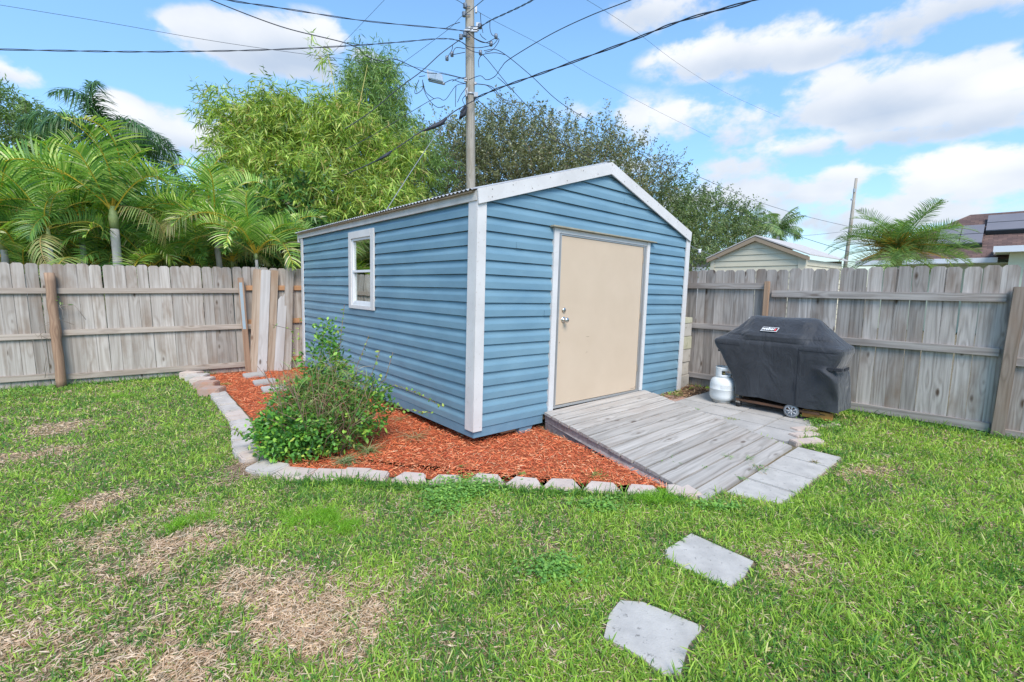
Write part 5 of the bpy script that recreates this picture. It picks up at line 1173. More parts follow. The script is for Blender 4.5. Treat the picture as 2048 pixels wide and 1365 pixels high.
# two far coconut palms
CF = [frond_mesh(190 + i, 3.2, 30, .9, .09, R_(a0), R_(a1), [(.17, .28, .08), (.12, .21, .07), (.26, .33, .12)], [.45, .3, .25], (.3, .32, .12), .1, .8) for i, (a0, a1) in enumerate(((60, -40), (35, -60), (75, 10)))]
for me in CF: me.materials.append(MAT['leaf'])
palm(1514, 462, 36, .75, 13, 31, 'far coconut palm, the left and taller of two above the cream shed', 'far coconut palms', meshes=CF, tr=.16, shaft=.3, name='coconut_palm')
palm(1556, 472, 38, .75, 12, 32, 'far coconut palm, the right and lower of two above the cream shed roof', 'far coconut palms', meshes=CF, tr=.16, shaft=.3, name='coconut_palm')

# ------------------------------------------------------------------ broad trees
def tree(name, base, blobs, nt_, nl, tl, L, W, pal, w_, label, cat, group=None, trunkr=.2, up=.5, out=.8, spread=.8, droop=.3, seed=1, barkc=((.20, .16, .12), (.30, .25, .19)), limbs=10, shell=.42, jit=.03, tws=.35, root=None):
    """blobs (px, py, Y, rx, ry(depth), rz, share): crown masses; every twig is a short line with leaves along it"""
    g = np.random.default_rng(seed); base = np.array(base, float)
    root = root or empty(name, tuple(base), label, cat, group); parts = []; tot = sum(b_[6] for b_ in blobs); B = MB(); P_all = []
    for b_ in blobs:
        c_ = at(b_[0], b_[1], b_[2]); n = int(nt_ * b_[6] / tot); d_ = norm(g.normal(size=(n, 3))); r_ = g.random(n) ** shell
        P = c_ + d_ * r_[:, None] * np.array([b_[3], b_[4], b_[5]]); P += g.normal(0, tws * .5, P.shape) * .5; P[:, 2] = np.maximum(P[:, 2], .15)
        T = norm(d_ * out + np.array([0, 0, up]) + g.normal(0, tws, (n, 3))); lt = tl * g.uniform(.5, 1.3, n)
        tcol = g.uniform(.72, 1.22, n)
        ts = g.random((n, nl)); Pl = P[:, None] + T[:, None] * (ts * lt[:, None])[..., None] + g.normal(0, jit, (n, nl, 3)); Pl = Pl.reshape(-1, 3)
        D = norm(np.repeat(T, nl, 0) * .6 + g.normal(0, spread, (n * nl, 3)) + np.array([0, 0, -droop])); S = norm(np.cross(D, norm(g.normal(size=D.shape))))
        cl = np.array(pal)[g.choice(len(pal), n * nl, p=w_)] * (np.repeat(tcol, nl) * g.uniform(.8, 1.2, n * nl))[:, None]
        parts.append(ribbons(Pl - base, D, S, L * g.uniform(.6, 1.3, n * nl), W * g.uniform(.7, 1.2, n * nl), .15, [(0, .2), (.4, 1), (1, .1)], cl))
        tc_ = np.tile(np.array(barkc[0]) * 1.1, (n, 1)); parts.append(ribbons(P - base, T, side_of(T), lt, max(.010, W * .16), .0, [(0, 1), (1, .3)], tc_))
        for k in range(max(2, int(limbs * b_[6] / tot))):
            e = c_ + norm(g.normal(size=3)) * np.array([b_[3], b_[4], b_[5]]) * g.uniform(.3, .85); m1 = base + (e - base) * .45 + np.array([0, 0, .12 * np.linalg.norm(e - base)])
            s0 = base + np.array([g.normal(0, trunkr * .5), g.normal(0, trunkr * .5), min(1.5, e[2] * .4) * g.uniform(.4, 1)]); B.tube([s0 - base, (s0 + m1) / 2 - base, m1 - base, e - base], [trunkr * .5, trunkr * .4, trunkr * .26, trunkr * .06], 7)
    v_, q_, c_ = joinr(parts); link_mesh('crown', np_mesh('crown', v_, q_, c_), MAT['leaf'], root)
    if trunkr > .05: B.tube([(0, 0, -.1), (0, 0, .9), (.03, 0, 2.0)], [trunkr * 1.25, trunkr, trunkr * .85], 12)
    B.build('trunk', noisy_mat(name + '_bark', *barkc, 8, .9, .4, 20), root); return root
olive = [(.19, .21, .10), (.27, .285, .15), (.115, .13, .065), (.40, .41, .26), (.22, .175, .12)]; ow = [.34, .26, .22, .10, .08]
tree('oak_tree', (1.6, 19.5, 0), [(1050, 345, 19, 2.7, 2.5, 1.9, 1.0), (1000, 320, 19, 2.2, 2.2, 1.6, .7), (1150, 350, 19.5, 2.4, 2.4, 1.9, .8), (900, 360, 18.5, 1.7, 2.0, 1.7, .7), (1220, 370, 20, 2.0, 2.2, 1.7, .6), (1050, 430, 18.5, 4.6, 2.5, 2.2, 1.0), (1285, 365, 20, 1.1, 1.6, .8, .2), (860, 400, 18, 1.3, 2, 2, .4), (1020, 275, 19, 1.1, 1.2, .6, .12)],
     3000, 30, .9, .105, .048, olive, ow, 'wide olive-brown oak tree rising behind the shed and the utility pole', 'tree', None, .32, up=.55, out=.9, spread=.75, droop=.0, seed=5, limbs=26, jit=.05, tws=.35)
tree('oak_tree', (7.5, 22, 0), [(1330, 430, 21, 1.9, 1.8, 1.4, 1.0), (1410, 455, 22, 1.9, 1.8, 1.3, 1.0), (1470, 480, 23, 1.2, 1.4, .9, .4), (1350, 490, 20, 1.6, 1.6, 1.2, .7)],
     1500, 26, .8, .11, .050, [(.15, .22, .08), (.22, .29, .11), (.09, .14, .055), (.30, .33, .15)], [.4, .25, .25, .1], 'lower green oak crown between the shed gable and the cream shed', 'tree', None, .2, up=.4, out=.8, seed=6, limbs=12, jit=.05)
bam = [(.31, .45, .075), (.43, .55, .10), (.14, .24, .045), (.56, .60, .15), (.46, .36, .13)]; bw = [.32, .24, .28, .10, .06]
bamboo = tree('bamboo', (-5.4, 14.2, 0), [(455, 235, 14, .75, .8, .65, .20), (500, 290, 14, .9, 1.0, .9, .34), (560, 240, 13.9, .9, 1.0, .75, .38), (530, 350, 13.6, 1.2, 1.2, 1.2, .6), (620, 270, 14, 1.1, 1.1, .95, .55), (690, 300, 13.8, 1.1, 1.1, 1.0, .5), (600, 380, 13.2, 1.5, 1.2, 1.2, .8), (700, 400, 13.2, 1.5, 1.2, 1.2, .8), (790, 350, 13.6, .8, .8, .7, .22), (810, 300, 13.8, .5, .6, .45, .10), (780, 430, 13.0, .9, 1.0, .9, .35),
    (500, 205, 14, .35, .4, .22, .03), (545, 200, 14, .3, .5, .3, .03), (655, 225, 14, .5, .5, .5, .10), (640, 112, 14, .35, .3, .15, .014), (700, 245, 14, .7, .7, .5, .15), (470, 330, 13.6, .6, .8, .9, .18), (640, 440, 12.8, 1.8, .8, .7, .5)],
     3300, 15, .40, .25, .032, bam, bw, 'dense light green bamboo clump behind the palms and the shed', 'bamboo', None, .03, up=.15, out=.5, spread=.75, droop=.65, seed=9, barkc=((.45, .38, .10), (.34, .33, .10)), limbs=4, jit=.05, tws=.5)
g = np.random.default_rng(55)
for k in range(34):
    tx, ty = g.uniform(450, 840), g.uniform(150, 420); 
    if k == 0: tx, ty = 655, 105
    if k == 1: tx, ty = 500, 195
    if k == 2: tx, ty = 735, 130
    tp = at(tx, ty, g.uniform(13.2, 14.3)); b0 = np.array([-5.4 + g.normal(0, .9), 14.2 + g.normal(0, .5), 0]); tp = tp + 0; mdl = b0 + (tp - b0) * .55 + np.array([0, 0, .45]); B = MB(); bs = np.array([-5.4, 14.2, 0])
    B.tube([b0 - bs, (b0 * .7 + mdl * .3) - bs + [0, 0, .25], mdl - bs, (mdl * .4 + tp * .6) - bs + [0, 0, .15], tp - bs], [.028, .026, .022, .015, .005], 7); B.build('culm', MAT.setdefault('culm', noisy_mat('yellow_culm', (.52, .40, .12), (.38, .40, .12), 5, .5, .05)), bamboo)
tree('willow_like_tree', (-3.6, 16.5, 0), [(745, 190, 16.2, .95, 1.0, 1.1, .9), (740, 270, 16, 1.3, 1.2, 1.2, .9), (800, 300, 16, 1.1, 1.2, 1.2, .5), (745, 155, 16.2, .6, .6, .5, .2), (840, 340, 15.6, .9, 1.0, .9, .4)],
     1500, 16, .55, .20, .028, [(.17, .30, .08), (.24, .38, .10), (.11, .20, .06), (.32, .44, .13)], [.35, .3, .2, .15], 'taller fine-leaved tree poking up behind the right half of the bamboo', 'tree', None, .16, up=.3, out=.6, spread=.7, droop=.6, seed=12, limbs=9, jit=.05, tws=.4)
tree('leafy_tree', (-14.5, 15.5, 0), [(30, 250, 15, 1.1, 1.0, .8, .6), (15, 210, 15, .5, .5, .35, .25), (80, 270, 15, .7, .7, .6, .4), (10, 310, 15, 1.3, 1, 1.2, .8)],
     520, 15, .4, .15, .04, [(.17, .27, .08), (.25, .36, .12), (.10, .17, .05)], [.4, .3, .3], 'small-leaved tree top at the far left above the palms', 'tree', None, .12, up=.3, out=.6, seed=13, limbs=6, jit=.05)
tree('backing_hedge', (-8, 12.6, 0), [(40, 440, 12.2, 1.9, .7, 1.3, 1.0), (200, 450, 12.4, 1.8, .7, 1.2, 1.0), (340, 470, 12.6, 1.6, .7, 1.1, 1.0), (460, 460, 12.8, 1.5, .7, 1.2, 1.0), (580, 470, 12.2, 1.4, .7, 1.2, 1.0), (120, 520, 11.8, 3.0, .5, .8, 1.0), (420, 525, 12.0, 3.0, .5, .8, 1.0), (230, 510, 11.8, 2.6, .6, .8, .7)],
     2300, 18, .4, .20, .055, [(.06, .15, .04), (.10, .22, .05), (.035, .09, .03), (.16, .30, .06)], [.35, .3, .2, .15], 'dark green hedge filling the gaps behind the areca palms', 'hedge', None, .1, up=.3, out=.5, seed=14, limbs=8, jit=.08, spread=1.0)

# ------------------------------------------------------------------ utility pole
PY = 14.3; pb = at(941.5, 380, PY); pole = empty('utility_pole', (pb[0], PY, 0), 'tall weathered wooden utility pole standing behind the shed', 'utility pole')
B = MB(); n = 24; B.tube([(0, 0, 12.6 * i / n) for i in range(n + 1)], [.150 - .030 * i / n + .0015 * math.sin(i * 2.3) for i in range(n + 1)], 20); B.build('pole_shaft', MAT['pole'], pole)
pc = np.array([pb[0], PY, 0])
def onpole(px, py, dy=-.16): return at(px, py, PY + dy) - pc
MAT['porcelain'] = new_mat('grey_insulator', (.16, .20, .26), .3, spec=.6)[0]; MAT['galv'] = new_mat('galvanised_steel', (.38, .40, .42), .5, .6)[0]
for i, (x, y) in enumerate([(930, 12), (928, 29), (960, 53), (930, 69), (922, 74)]):
    B = MB(); c_ = onpole(x, y); B.lathe([(0, -.06), (.05, -.06), (.062, -.045), (.04, -.02), (.062, .0), (.04, .02), (.062, .045), (.05, .06), (0, .06)], c=c_, n=14); B.tube([c_, onpole(941, y + 1)], .012, 6); B.build('insulator', MAT['porcelain'], pole)
for (x, y, w_, h_) in ((952, 58, .08, .05), (948, 62, .10, .03), (956, 50, .05, .05), (936, 61, .10, .02), (933, 185, .04, .12), (952, 190, .06, .06), (952, 20, .03, .08), (931, 160, .04, .05), (951, 167, .03, .03)):
    B = MB(); c_ = onpole(x, y, -.13); B.box(tuple(c_ - [w_, .03, h_]), tuple(c_ + [w_, .03, h_])); B.build('bracket', MAT['galv'], pole)
for z in (at(941, 61, PY)[2], at(941, 190, PY)[2]): B = MB(); B.lathe([(.142, z - .03), (.146, z - .03), (.146, z + .03), (.142, z + .03)], n=20); B.build('pole_band', MAT['galv'], pole)
cp = [(992, 73), (982, 88), (961, 106), (904, 109), (894, 117)]
for x, y in cp:
    B = MB(); c_ = onpole(x, y, -.3); B.lathe([(0, -.07), (.045, -.06), (.05, .0), (.045, .06), (0, .07)], c=c_, n=12); B.build('wire_connector', MAT['porcelain'], pole)
B = MB()
for pix in ([(933, 62), (950, 78), (970, 86), (990, 77)], [(933, 64), (948, 76), (965, 84), (982, 88)], [(930, 92), (955, 96), (985, 90), (996, 78), (997, 84), (985, 100), (970, 105)], [(931, 95), (945, 103), (961, 107)], [(930, 98), (912, 96), (905, 108)], [(930, 105), (915, 108), (904, 110)], [(905, 90), (904, 100), (894, 116)],
            [(961, 26), (962, 45), (966, 66)], [(980, 42), (980, 58), (984, 70), (992, 74)], [(958, 135), (957, 122), (965, 110), (990, 106), (1010, 110)], [(933, 155), (915, 158), (905, 163)], [(932, 168), (920, 165), (905, 160), (890, 166)],
            [(845, 160), (848, 180), (858, 200), (875, 215), (890, 212)], [(838, 160), (830, 180), (832, 188), (845, 178), (845, 160)], [(846, 165), (852, 185), (868, 198)], [(933, 175), (922, 190), (915, 205)], [(912, 172), (911, 195), (911, 214)], [(953, 168), (975, 172), (995, 190), (1010, 205), (1030, 212)], [(932, 180), (936, 200), (930, 215)], [(920, 45), (905, 50), (892, 57)],
            [(960, 68), (964, 74), (972, 80)], [(850, 152), (838, 154)], [(932, 190), (925, 200), (930, 214), (920, 225)], [(995, 155), (1010, 168), (1022, 180)]):
    q = [onpole(x, y, -.3 + .08 * math.sin(i * 2.0)) for i, (x, y) in enumerate(pix)]
    # smooth the loop
    qs = []
    for i in range(len(q) - 1):
        a, b_, c_, d_ = q[max(i - 1, 0)], q[i], q[i + 1], q[min(i + 2, len(q) - 1)]
        for t_ in np.linspace(0, 1, 7)[:-1]: qs.append(.5 * ((2 * b_) + (-a + c_) * t_ + (2 * a - 5 * b_ + 4 * c_ - d_) * t_ ** 2 + (-a + 3 * b_ - 3 * c_ + d_) * t_ ** 3))
    qs.append(q[-1]); B.tube(qs, .0095, 5)
B.build('jumper_wires', MAT['wire'], pole)
B = MB(); B.tube([onpole(932, 214, -.25), onpole(928, 228, -.3), onpole(921, 236, -.3), onpole(925, 222, -.25), onpole(932, 212, -.2)], [.05, .07, .05, .05, .03], 8); B.build('cable_coil', MAT['wire'], pole)
tb = at(870, 152, 13.6); B = MB(); x0 = at(855, 141, 13.6); x1 = at(884, 148, 13.4); d_ = x1 - x0; dn = at(857, 157, 13.6) - x0
MAT['clear'] = new_mat('pale_plastic_housing', (.50, .60, .72), .35, spec=.5)[0]
B.prism([x0 - tb, x0 + d_ - tb, x0 + d_ + dn - tb, x0 + dn - tb], (0, .16, 0)); o = B.build('terminal_box', MAT['clear'], None, loc=tuple(tb), bevel=.02); tag(o, 'pale blue-grey cable terminal box hanging left of the pole', 'terminal box')
B = MB(); B.prism([x0 - tb + [-.02, -.02, -.0], x0 - tb + [.02, -.02, 0], x0 + dn - tb + [.02, -.02, -.02], x0 + dn - tb + [-.02, -.02, -.02]], (0, .2, 0)); B.tube([x0 + dn - tb + [0, .08, -.02], x0 + d_ + dn - tb + [.03, .08, -.02]], .035, 8); B.build('box_frame', MAT['galv'], o)
def cable(pix, Ya, Yb, r, label, mat='wire', twist=False, nm='overhead_cable'):
    r = r * .58
    q = [at(x, y, Ya + (Yb - Ya) * i / (len(pix) - 1)) for i, (x, y) in enumerate(pix)]; qs = []
    for i in range(len(q) - 1):
        a, b_, c_, d_ = q[max(i - 1, 0)], q[i], q[i + 1], q[min(i + 2, len(q) - 1)]
        for t_ in np.linspace(0, 1, 13)[:-1]: qs.append(.5 * ((2 * b_) + (-a + c_) * t_ + (2 * a - 5 * b_ + 4 * c_ - d_) * t_ ** 2 + (-a + 3 * b_ - 3 * c_ + d_) * t_ ** 3))
    qs.append(q[-1]); o0 = qs[0].copy(); B = MB()
    if twist:
        for ph in (0, math.pi):
            B.tube([p - o0 + np.array([0, .6 * r * math.sin(i * .55 + ph), .9 * r * math.cos(i * .55 + ph)]) for i, p in enumerate(qs)], r * .62, 5)
    else: B.tube([p - o0 for p in qs], r, 6)
    tag(B.build(nm, MAT[mat], None, loc=tuple(o0)), label, 'cable', 'overhead cables at the utility pole')
cable([(935, 160), (885, 148), (854, 146), (826, 134), (800, 122), (783, 118), (766, 123), (733, 113), (699, 89), (560, 53), (400, -8), (330, -34)], 14.1, 9, .016, 'black cable from the terminal box climbing to the top left edge of the picture')
cable([(937, 64), (892, 58), (728, 42), (564, 17), (452, 0), (330, -26)], 14.1, 8, .020, 'twisted service cable crossing the white cloud, upper of two from the pole to the left', twist=True)
cable([(934, 92), (914, 81), (878, 78), (796, 85), (700, 92), (537, 100), (400, 103), (270, 104), (130, 102), (-60, 98)], 14.1, 9, .020, 'twisted cable sagging almost level from the pole to the left edge of the picture', twist=True)
cable([(932, 158), (880, 145), (820, 133), (700, 120), (545, 100), (400, 78), (200, 43), (-40, 4)], 14.2, 12, .008, 'thin wire rising gently to the upper left corner of the picture')
cable([(640, 130), (690, 82), (728, 43), (790, -22)], 20, 18, .010, 'thin steep wire crossing above the white cloud left of the pole')
cable([(935, 22), (918, 38), (893, 62), (800, 130), (745, 165)], 14.2, 17, .010, 'thin wire running down left from the highest insulator behind the trees')
cable([(923, 78), (907, 89), (879, 110), (843, 143), (796, 178), (740, 225), (690, 258)], 14.1, 12.2, .020, 'thick cable sloping from the pole down into the bamboo')
cable([(932, 168), (912, 172), (890, 200), (868, 198), (800, 238), (735, 277), (690, 300)], 14.1, 12.4, .014, 'cable with a kink sloping down left below the terminal box')
cable([(951, 200), (932, 210), (905, 226), (880, 248), (845, 262), (800, 292), (752, 322), (690, 350)], 14.1, 12.4, .026, 'thickest black bundle leaving the pole low on the left side')
B = MB(); o0 = at(880, 246, 13.6); B.tube([at(893, 236, 13.7) - o0, at(884, 246, 13.6) - o0, at(866, 254, 13.5) - o0, at(848, 262, 13.3) - o0], [.03, .065, .06, .02], 10); tag(B.build('splice_case', MAT['wire'], None, loc=tuple(o0)), 'fat black splice case on the low cable bundle left of the pole', 'splice case')
B = MB(); o0 = at(768, 313, 12.6); B.tube([at(784, 302, 12.7) - o0, at(774, 310, 12.6) - o0, at(752, 323, 12.5) - o0], [.02, .045, .02], 10); tag(B.build('splice_case', MAT['wire'], None, loc=tuple(o0)), 'small black splice case seen among the bamboo leaves', 'splice case')
cable([(948, 198), (1000, 176), (1100, 141), (1250, 86), (1360, 43), (1510, 0), (1640, -42)], 14.1, 8, .034, 'heavy double black cable rising to the right from the pole', twist=True)
cable([(938, 160), (960, 152), (973, 160), (990, 153), (1003, 135), (1020, 118), (1100, 70), (1180, 32), (1262, 0), (1330, -32)], 14.1, 9, .015, 'cable with a dip beside the pole, rising to the top edge right of the pole')
cable([(955, 58), (980, 42), (1010, 28), (1040, 14), (1067, 0), (1110, -22)], 14.1, 11, .024, 'short twisted cable leaving the top of the picture right beside the pole', twist=True)
cable([(930, 30), (950, 14), (972, -4)], 14.1, 12, .014, 'cable crossing the pole at the very top of the picture')
cable([(900, -6), (918, 3), (930, 11)], 13.4, 14.1, .012, 'short wire reaching the topmost insulator from the left')
cable([(968, 102), (1000, 103), (1060, 150), (1120, 205), (1200, 255), (1300, 320), (1400, 380), (1480, 425), (1590, 470), (1700, 505)], 14.1, 22, .017, 'wavy black cable falling right across the oak tree to the cream shed')
cable([(961, 107), (975, 120), (1020, 175), (1080, 240), (1130, 290), (1190, 338), (1240, 380)], 14.1, 16, .016, 'black cable falling steeply right in front of the oak tree to the shed roof')
cable([(950, 196), (1000, 235), (1080, 270), (1150, 300), (1210, 332), (1260, 355)], 14.1, 17, .017, 'lowest cable on the right side of the pole, dropping behind the shed gable')
cable([(952, 168), (985, 175), (1010, 200), (1060, 212), (1150, 258), (1250, 290), (1400, 355), (1500, 398), (1600, 430), (1704, 455)], 14.2, 40, .022, 'long thin line from the pole to the far pole on the right')
cable([(1150, -14), (1260, 55), (1360, 130), (1450, 185), (1560, 235)], 12, 30, .007, 'faint thin wire crossing the clouds at the upper right, farther from the pole')
cable([(950, 20), (990, 43), (1100, 100), (1180, 150), (1300, 215), (1420, 275)], 14.1, 34, .010, 'faint thin wire from the pole top falling gently to the right')
cable([(1330, 392), (1450, 448), (1520, 466), (1600, 472), (1703, 462)], 24, 40, .020, 'sagging line between the oak and the far pole above the coconut palms')
cable([(1372, 487), (1398, 500), (1440, 517)], 7.6, 12, .010, 'pale cord strung from the shed corner towards the cream shed', 'wiregrey')
B = MB(); o0 = at(1399, 502, 8.6); B.lathe([(0, -.05), (.016, -.05), (.03, -.02), (.022, 0), (.03, .02), (.01, .03), (0, .03)], n=12); tag(B.build('cord_insulator', MAT['white'], None, loc=tuple(o0)), 'small white insulator hanging on the cord right of the shed roof', 'insulator')
cable([(906, 236), (873, 270), (828, 335), (768, 428)], 13.9, 10.8, .016, 'straight pale guy wire slanting down behind the shed roof', 'wiregrey', nm='guy_wire')

# ------------------------------------------------------------------ background buildings
MAT['cream'] = noisy_mat('cream_siding', (.68, .62, .47), (.61, .56, .42), 3, .7, .05, rand=False); MAT['beige'] = noisy_mat('beige_trim', (.38, .29, .20), (.33, .25, .17), 4, .7, .05)
cs = empty('cream_shed', tuple(at(1424, 515, 13) * [1, 1, 0]), 'cream lap-sided shed with beige roof trim behind the right fence', 'shed')
Bp = at(1609, 520, 11.5); uyv = norm(np.array([.72, .69, 0])); ux = np.array([uyv[1], -uyv[0], 0]); tA = pt_plane(1424, 520, Bp[:2], uR); A = np.array([tA[0], tA[1], 0]); Wd = np.linalg.norm((Bp - A)[:2]); uy = uyv; Dp = 3.9
ux = norm((Bp - A) * [1, 1, 0]); uy = np.array([-ux[1], ux[0], 0])
cm = Matrix(((ux[0], uy[0], 0, A[0]), (ux[1], uy[1], 0, A[1]), (0, 0, 1, 0), (0, 0, 0, 1))); cs.matrix_world = cm
ez = at(1609, 511, 11.5)[2]; apx = Wd * .5; az_ = pt_plane(1514, 478, Bp[:2], uR)[2]
B = MB(); z = 0.0
while z < az_ - .06:
    z1 = z + .15; lim = lambda q: (0, Wd) if q < ez else (apx * (q - ez) / (az_ - ez), Wd - (Wd - apx) * (q - ez) / (az_ - ez))
    a0, b0 = lim(z); a1, b1 = lim(min(z1, az_)); B.add([(a0, -.02, z), (b0, -.02, z), (b1, 0, min(z1, az_)), (a1, 0, min(z1, az_)), (a0, 0, z), (b0, 0, z)], [(0, 1, 2, 3), (4, 5, 1, 0)])
    if z < ez - .1: B.add([(Wd + .02, 0, z), (Wd + .02, Dp, z), (Wd, Dp, z1), (Wd, 0, z1), (Wd, 0, z), (Wd, Dp, z)], [(0, 1, 2, 3), (4, 5, 1, 0)])
    z = z1
B.add([(0, 0, 0), (0, Dp, 0), (0, Dp, ez), (0, 0, ez), (Wd, Dp, 0), (Wd, Dp, ez)], [(0, 1, 2, 3), (1, 4, 5, 2)]); B.build('wall', MAT['cream'], cs)
B = MB(); B.box((-.02, -.04, 0), (.08, -.021, ez)); B.build('corner_trim', MAT['cream'], cs); B = MB(); B.box((Wd - .12, -.04, 0), (Wd + .04, -.021, ez)); B.box((Wd + .021, -.021, 0), (Wd + .04, .12, ez)); B.build('corner_trim', MAT['cream'], cs)
for (p0, p1) in (((-.10, ez - .02), (apx, az_ + .05)), ((Wd + .12, ez - .04), (apx + .002, az_ + .05))):
    B = MB(); B.prism([(p0[0], -.12, p0[1]), (p1[0], -.12, p1[1]), (p1[0], -.12, p1[1] - .11), (p0[0], -.12, p0[1] - .09)], (0, .09, 0)); B.build('fascia', MAT['beige'], cs)
MAT['oldroof'] = noisy_mat('pale_weathered_roofing', (.56, .53, .50), (.42, .39, .36), 11, .8, .3, 40)
for s in (0, 1):
    B = MB(); xa = (-.12, Wd + .14)[s]; B.prism([(xa, -.13, ez - .01), (apx, -.13, az_ + .06), (apx, -.13, az_ + .09), (xa, -.13, ez + .02)], (0, Dp + .3, 0)); B.build('roof', MAT['oldroof'], cs)
# neighbour's house on the right
MAT['shingle'] = None
mt, t, b = new_mat('brown_shingles', (.2, .12, .1), .9, spec=.15); v = objvec(t, rand=False); br = t.nodes.new('ShaderNodeTexBrick'); br.inputs['Scale'].default_value = 1.0; br.inputs['Brick Width'].default_value = .22; br.inputs['Row Height'].default_value = .10; br.inputs['Mortar Size'].default_value = .008
br.inputs['Color1'].default_value = (.20, .125, .10, 1); br.inputs['Color2'].default_value = (.08, .052, .05, 1); br.inputs['Mortar'].default_value = (.06, .045, .04, 1)
L_(t, v, br.inputs['Vector']); L_(t, mixc(t, M('MULTIPLY', noise(t, v, 3, 4, .6), .5, tree=t), br.outputs['Color'], (.20, .135, .12)), b.inputs['Base Color']); MAT['shingle'] = mt
MAT['stucco'] = noisy_mat('pale_green_stucco', (.62, .66, .50), (.58, .62, .47), 3, .9, .2, 60); MAT['gutter'] = new_mat('white_gutter', (.72, .75, .78), .4)[0]
Pe = at(1935, 517, 15.7); H0 = pt_plane(1716, 517, Pe[:2], uR); ze = Pe[2]; hX = -norm(np.array([uR[0], uR[1], 0])); hY = np.array([-hX[1], hX[0], 0])
house = empty('neighbour_house', mw=Matrix(((hX[0], hY[0], 0, H0[0]), (hX[1], hY[1], 0, H0[1]), (0, 0, 1, 0), (0, 0, 0, 1))), label='pale green house with brown shingle roof and solar panels beyond the right fence', cat='house')
def hl(p): q = np.array(p) - [H0[0], H0[1], 0]; return np.array([q @ hX, q @ hY, q[2]])
def hw(x, y, z): return np.array([H0[0], H0[1], 0]) + hX * x + hY * y + [0, 0, z]
def pxof(P): d_ = np.array(P) - CAM; return CX + F * (d_ @ RT) / (d_ @ FW)
D_ = min(np.linspace(1.5, 12, 200), key=lambda q: abs(pxof(hw(q, q, 4)) - 1938)); pkw = hw(D_, D_, 0); dk_ = ray(1938, 430); zr = CH + dk_[2] * ((pkw[1]) / dk_[1])
Xr = 26.0; B = MB(); B.prism([(.5, .5, 0), (Xr, .5, 0), (Xr, 2 * D_ - .5, 0), (.5, 2 * D_ - .5, 0)], (0, 0, ze - .02)); B.build('wall', MAT['stucco'], house)
def roofm(pts, name, mat, th=.06, parent=house):
    """a roof plane with its own flat local frame so the shingle rows follow the eave"""
    pts = [np.array(q, float) for q in pts]; ux_ = norm(pts[1] - pts[0]); nn = norm(np.cross(ux_, pts[-1] - pts[0])); vy = np.cross(nn, ux_)
    Mx = Matrix(((ux_[0], vy[0], nn[0], pts[0][0]), (ux_[1], vy[1], nn[1], pts[0][1]), (ux_[2], vy[2], nn[2], pts[0][2]), (0, 0, 0, 1)))
    l = [((q - pts[0]) @ ux_, (q - pts[0]) @ vy, 0) for q in pts]; B = MB(); B.prism([(a, b2, -th) for a, b2, _ in l], (0, 0, th)); o = B.build(name, mat, parent); o.matrix_basis = Mx; return o
roofm([(0, 0, ze), (Xr, 0, ze), (Xr, D_, zr), (D_, D_, zr)], 'roof', MAT['shingle']); roofm([(0, 2 * D_, ze), (0, 0, ze), (D_, D_, zr)], 'roof', MAT['shingle'])
xg = hl(pt_plane(1996, 515, Pe[:2], uR))[0]
B = MB(); B.box((-.05, -.12, ze - .16), (xg, -.001, ze + .0)); B.build('gutter', MAT['gutter'], house)
B = MB(); B.box((0, 0, ze - .19), (Xr, .5, ze - .165)); B.build('soffit', MAT['stucco'], house)
q0 = hl(at(1986, 504, 14.3)); B = MB(); B.box((q0[0], q0[1] - .1, q0[2] - .02), (Xr, q0[1], q0[2] + .16)); B.build('gutter', MAT['gutter'], house)
B = MB(); B.box((q0[0] + .001, q0[1] + .001, q0[2] - .02), (q0[0] + .03, .55, q0[2] + .15)); B.build('side_fascia', MAT['gutter'], house)
B = MB(); B.box((q0[0] + .05, q0[1], q0[2] - .03), (Xr, .45, q0[2] + .01)); B.build('soffit', MAT['stucco'], house)
q1 = hl(at(2019, 510, 14.3)); B = MB(); B.box((q1[0], q0[1] + .35, 0), (Xr, .49, q0[2] - .035)); B.build('bay_wall', MAT['stucco'], house)
slu = norm(np.array([0, D_, zr - ze])); sn = norm(np.cross([1, 0, 0], slu)); MAT['solar'] = noisy_mat('solar_glass', (.20, .19, .205), (.17, .165, .18), 1.5, .5, 0, spec=.35); MAT['solarf'] = new_mat('black_panel_frame', (.03, .035, .04), .5)[0]
def hit(px, py):
    d0 = ray(px, py); d_ = np.array([d0 @ hX, d0 @ hY, d0[2]]); c0 = hl(CAM); p0 = np.array([0, 0, ze]) + sn * .14; t_ = ((p0 - c0) @ sn) / (d_ @ sn); return c0 + d_ * t_
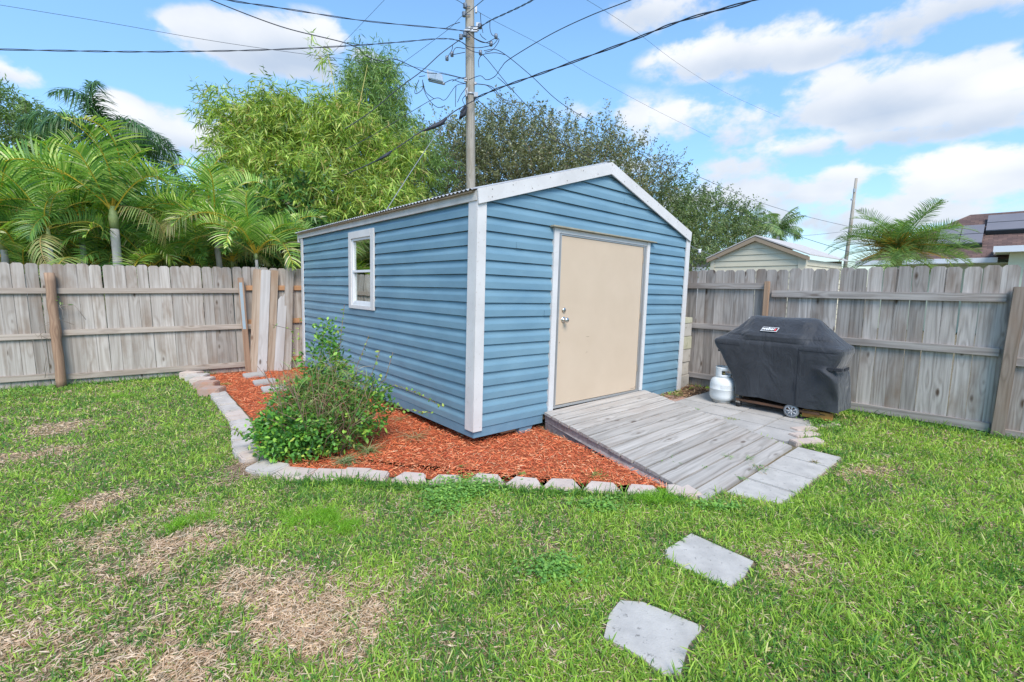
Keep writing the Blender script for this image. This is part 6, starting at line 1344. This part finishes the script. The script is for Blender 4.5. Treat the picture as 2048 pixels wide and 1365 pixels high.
for (lo_, hi_, wd, nn_) in (((1966, 485), (1972, 448), -3.4, 2), ((1970, 461), (1979, 430), 6.4, 4)):
    a = hit(*lo_); b2 = hit(*hi_); xe = (a[0] + b2[0]) / 2; wd = wd if wd > 0 else hit(1874, 486)[0] - xe; s0 = (a - [0, 0, ze]) @ slu; s1 = (b2 - [0, 0, ze]) @ slu; xa, xb = sorted((xe, xe + wd))
    for r in range(2):
        sa, sb2 = s0 + (s1 - s0) * r / 2, s0 + (s1 - s0) * (r + 1) / 2 - .04
        for k in range(nn_):
            x0 = xa + (xb - xa) * k / nn_; x1 = xa + (xb - xa) * (k + 1) / nn_ - .025
            q0 = np.array([x0, 0, ze]) + slu * sa + sn * .14; B = MB(); B.prism([q0, q0 + [x1 - x0, 0, 0], q0 + [x1 - x0, 0, 0] + slu * (sb2 - sa), q0 + slu * (sb2 - sa)], tuple(-sn * .04)); B.build('solar_panel', MAT['solar'], house)
    q0 = np.array([xa, 0, ze]) + slu * (s0 - .05) + sn * .01; B = MB(); B.prism([q0, q0 + [xb - xa, 0, 0], q0 + [xb - xa, 0, 0] + sn * .14, q0 + sn * .14], tuple(-slu * .04)); B.build('panel_skirt', MAT['solarf'], house)
# grey-roofed house glimpsed between the sheds
Yg = 22.0; ga = at(1330, 500, Yg); gh = empty('grey_roof_house', (ga[0], Yg, 0), 'grey-roofed white building glimpsed just right of the blue shed', 'house'); gb_ = np.array([ga[0], Yg, 0]); gzt = at(1385, 503, 25)[2]; gze = at(1385, 534, Yg)[2]
MAT['greyroof'] = noisy_mat('grey_shingle_roof', (.26, .26, .25), (.18, .18, .175), 3, .9, .3, 20)
wv = at(1470, 534, Yg)[0] - gb_[0]; B = MB(); B.prism([(0, 0, gze), (wv, 0, gze), (wv - 1.5, 3.0, gzt), (0, 3.0, gzt)], (0, .05, -.08)); B.build('roof', MAT['greyroof'], gh); B = MB(); B.box((0, .2, 0), (wv - .2, 5, gze - .12)); B.build('wall', MAT['white'], gh); B = MB(); B.box((0, -.05, gze - .22), (wv, .0, gze - .02)); B.build('fascia', MAT['gutter'], gh)
# dark pergola roof behind the palms
Yp = 11.6; dk = noisy_mat('dark_brown_structure', (.16, .13, .12), (.10, .085, .08), 5, .8, .1); p0 = at(236, 500, Yp); p1 = at(445, 502, Yp); pr = empty('dark_pergola', (p0[0], Yp, 0), 'dark brown low roof edge seen between the palm trunks', 'pergola'); pb0 = np.array([p0[0], Yp, 0])
B = MB(); z0 = p0[2]; L = p1[0] - p0[0]; B.box((0, 0, z0 - .22), (L, .05, z0 - .10)); B.prism([(0, .0, z0 - .08), (L, 0, z0 - .12), (L, 1.6, z0 + .12), (0, 1.6, z0 + .16)], (0, 0, .05)); B.box((.2, 0, z0 - .05), (.9, .3, z0 + .04)); B.build('roof', dk, pr)
for x in (.15, L * .5, L - .2): B = MB(); B.box((x, .1, 0), (x + .1, .2, z0 - .2)); B.build('post', dk, pr)
# far pole
Yf = 42.0; q = at(1706, 400, Yf); fp = empty('utility_pole', (q[0], Yf, 0), 'thin grey utility pole far off above the date palm', 'utility pole'); B = MB(); zt_ = at(1709, 357, Yf)[2]
B.tube([(-.3, 0, 0), (0, 0, zt_ * .6), (.12, 0, zt_)], [.17, .15, .11], 10); B.build('pole_shaft', MAT['pole'], fp); B = MB(); B.box((-.14, -.2, zt_ - 1.2), (.02, -.1, zt_ - .9)); B.box((-.25, -.15, zt_ - 1.9), (-.10, -.05, zt_ - 1.75)); B.build('pole_hardware', MAT['galv'], fp)
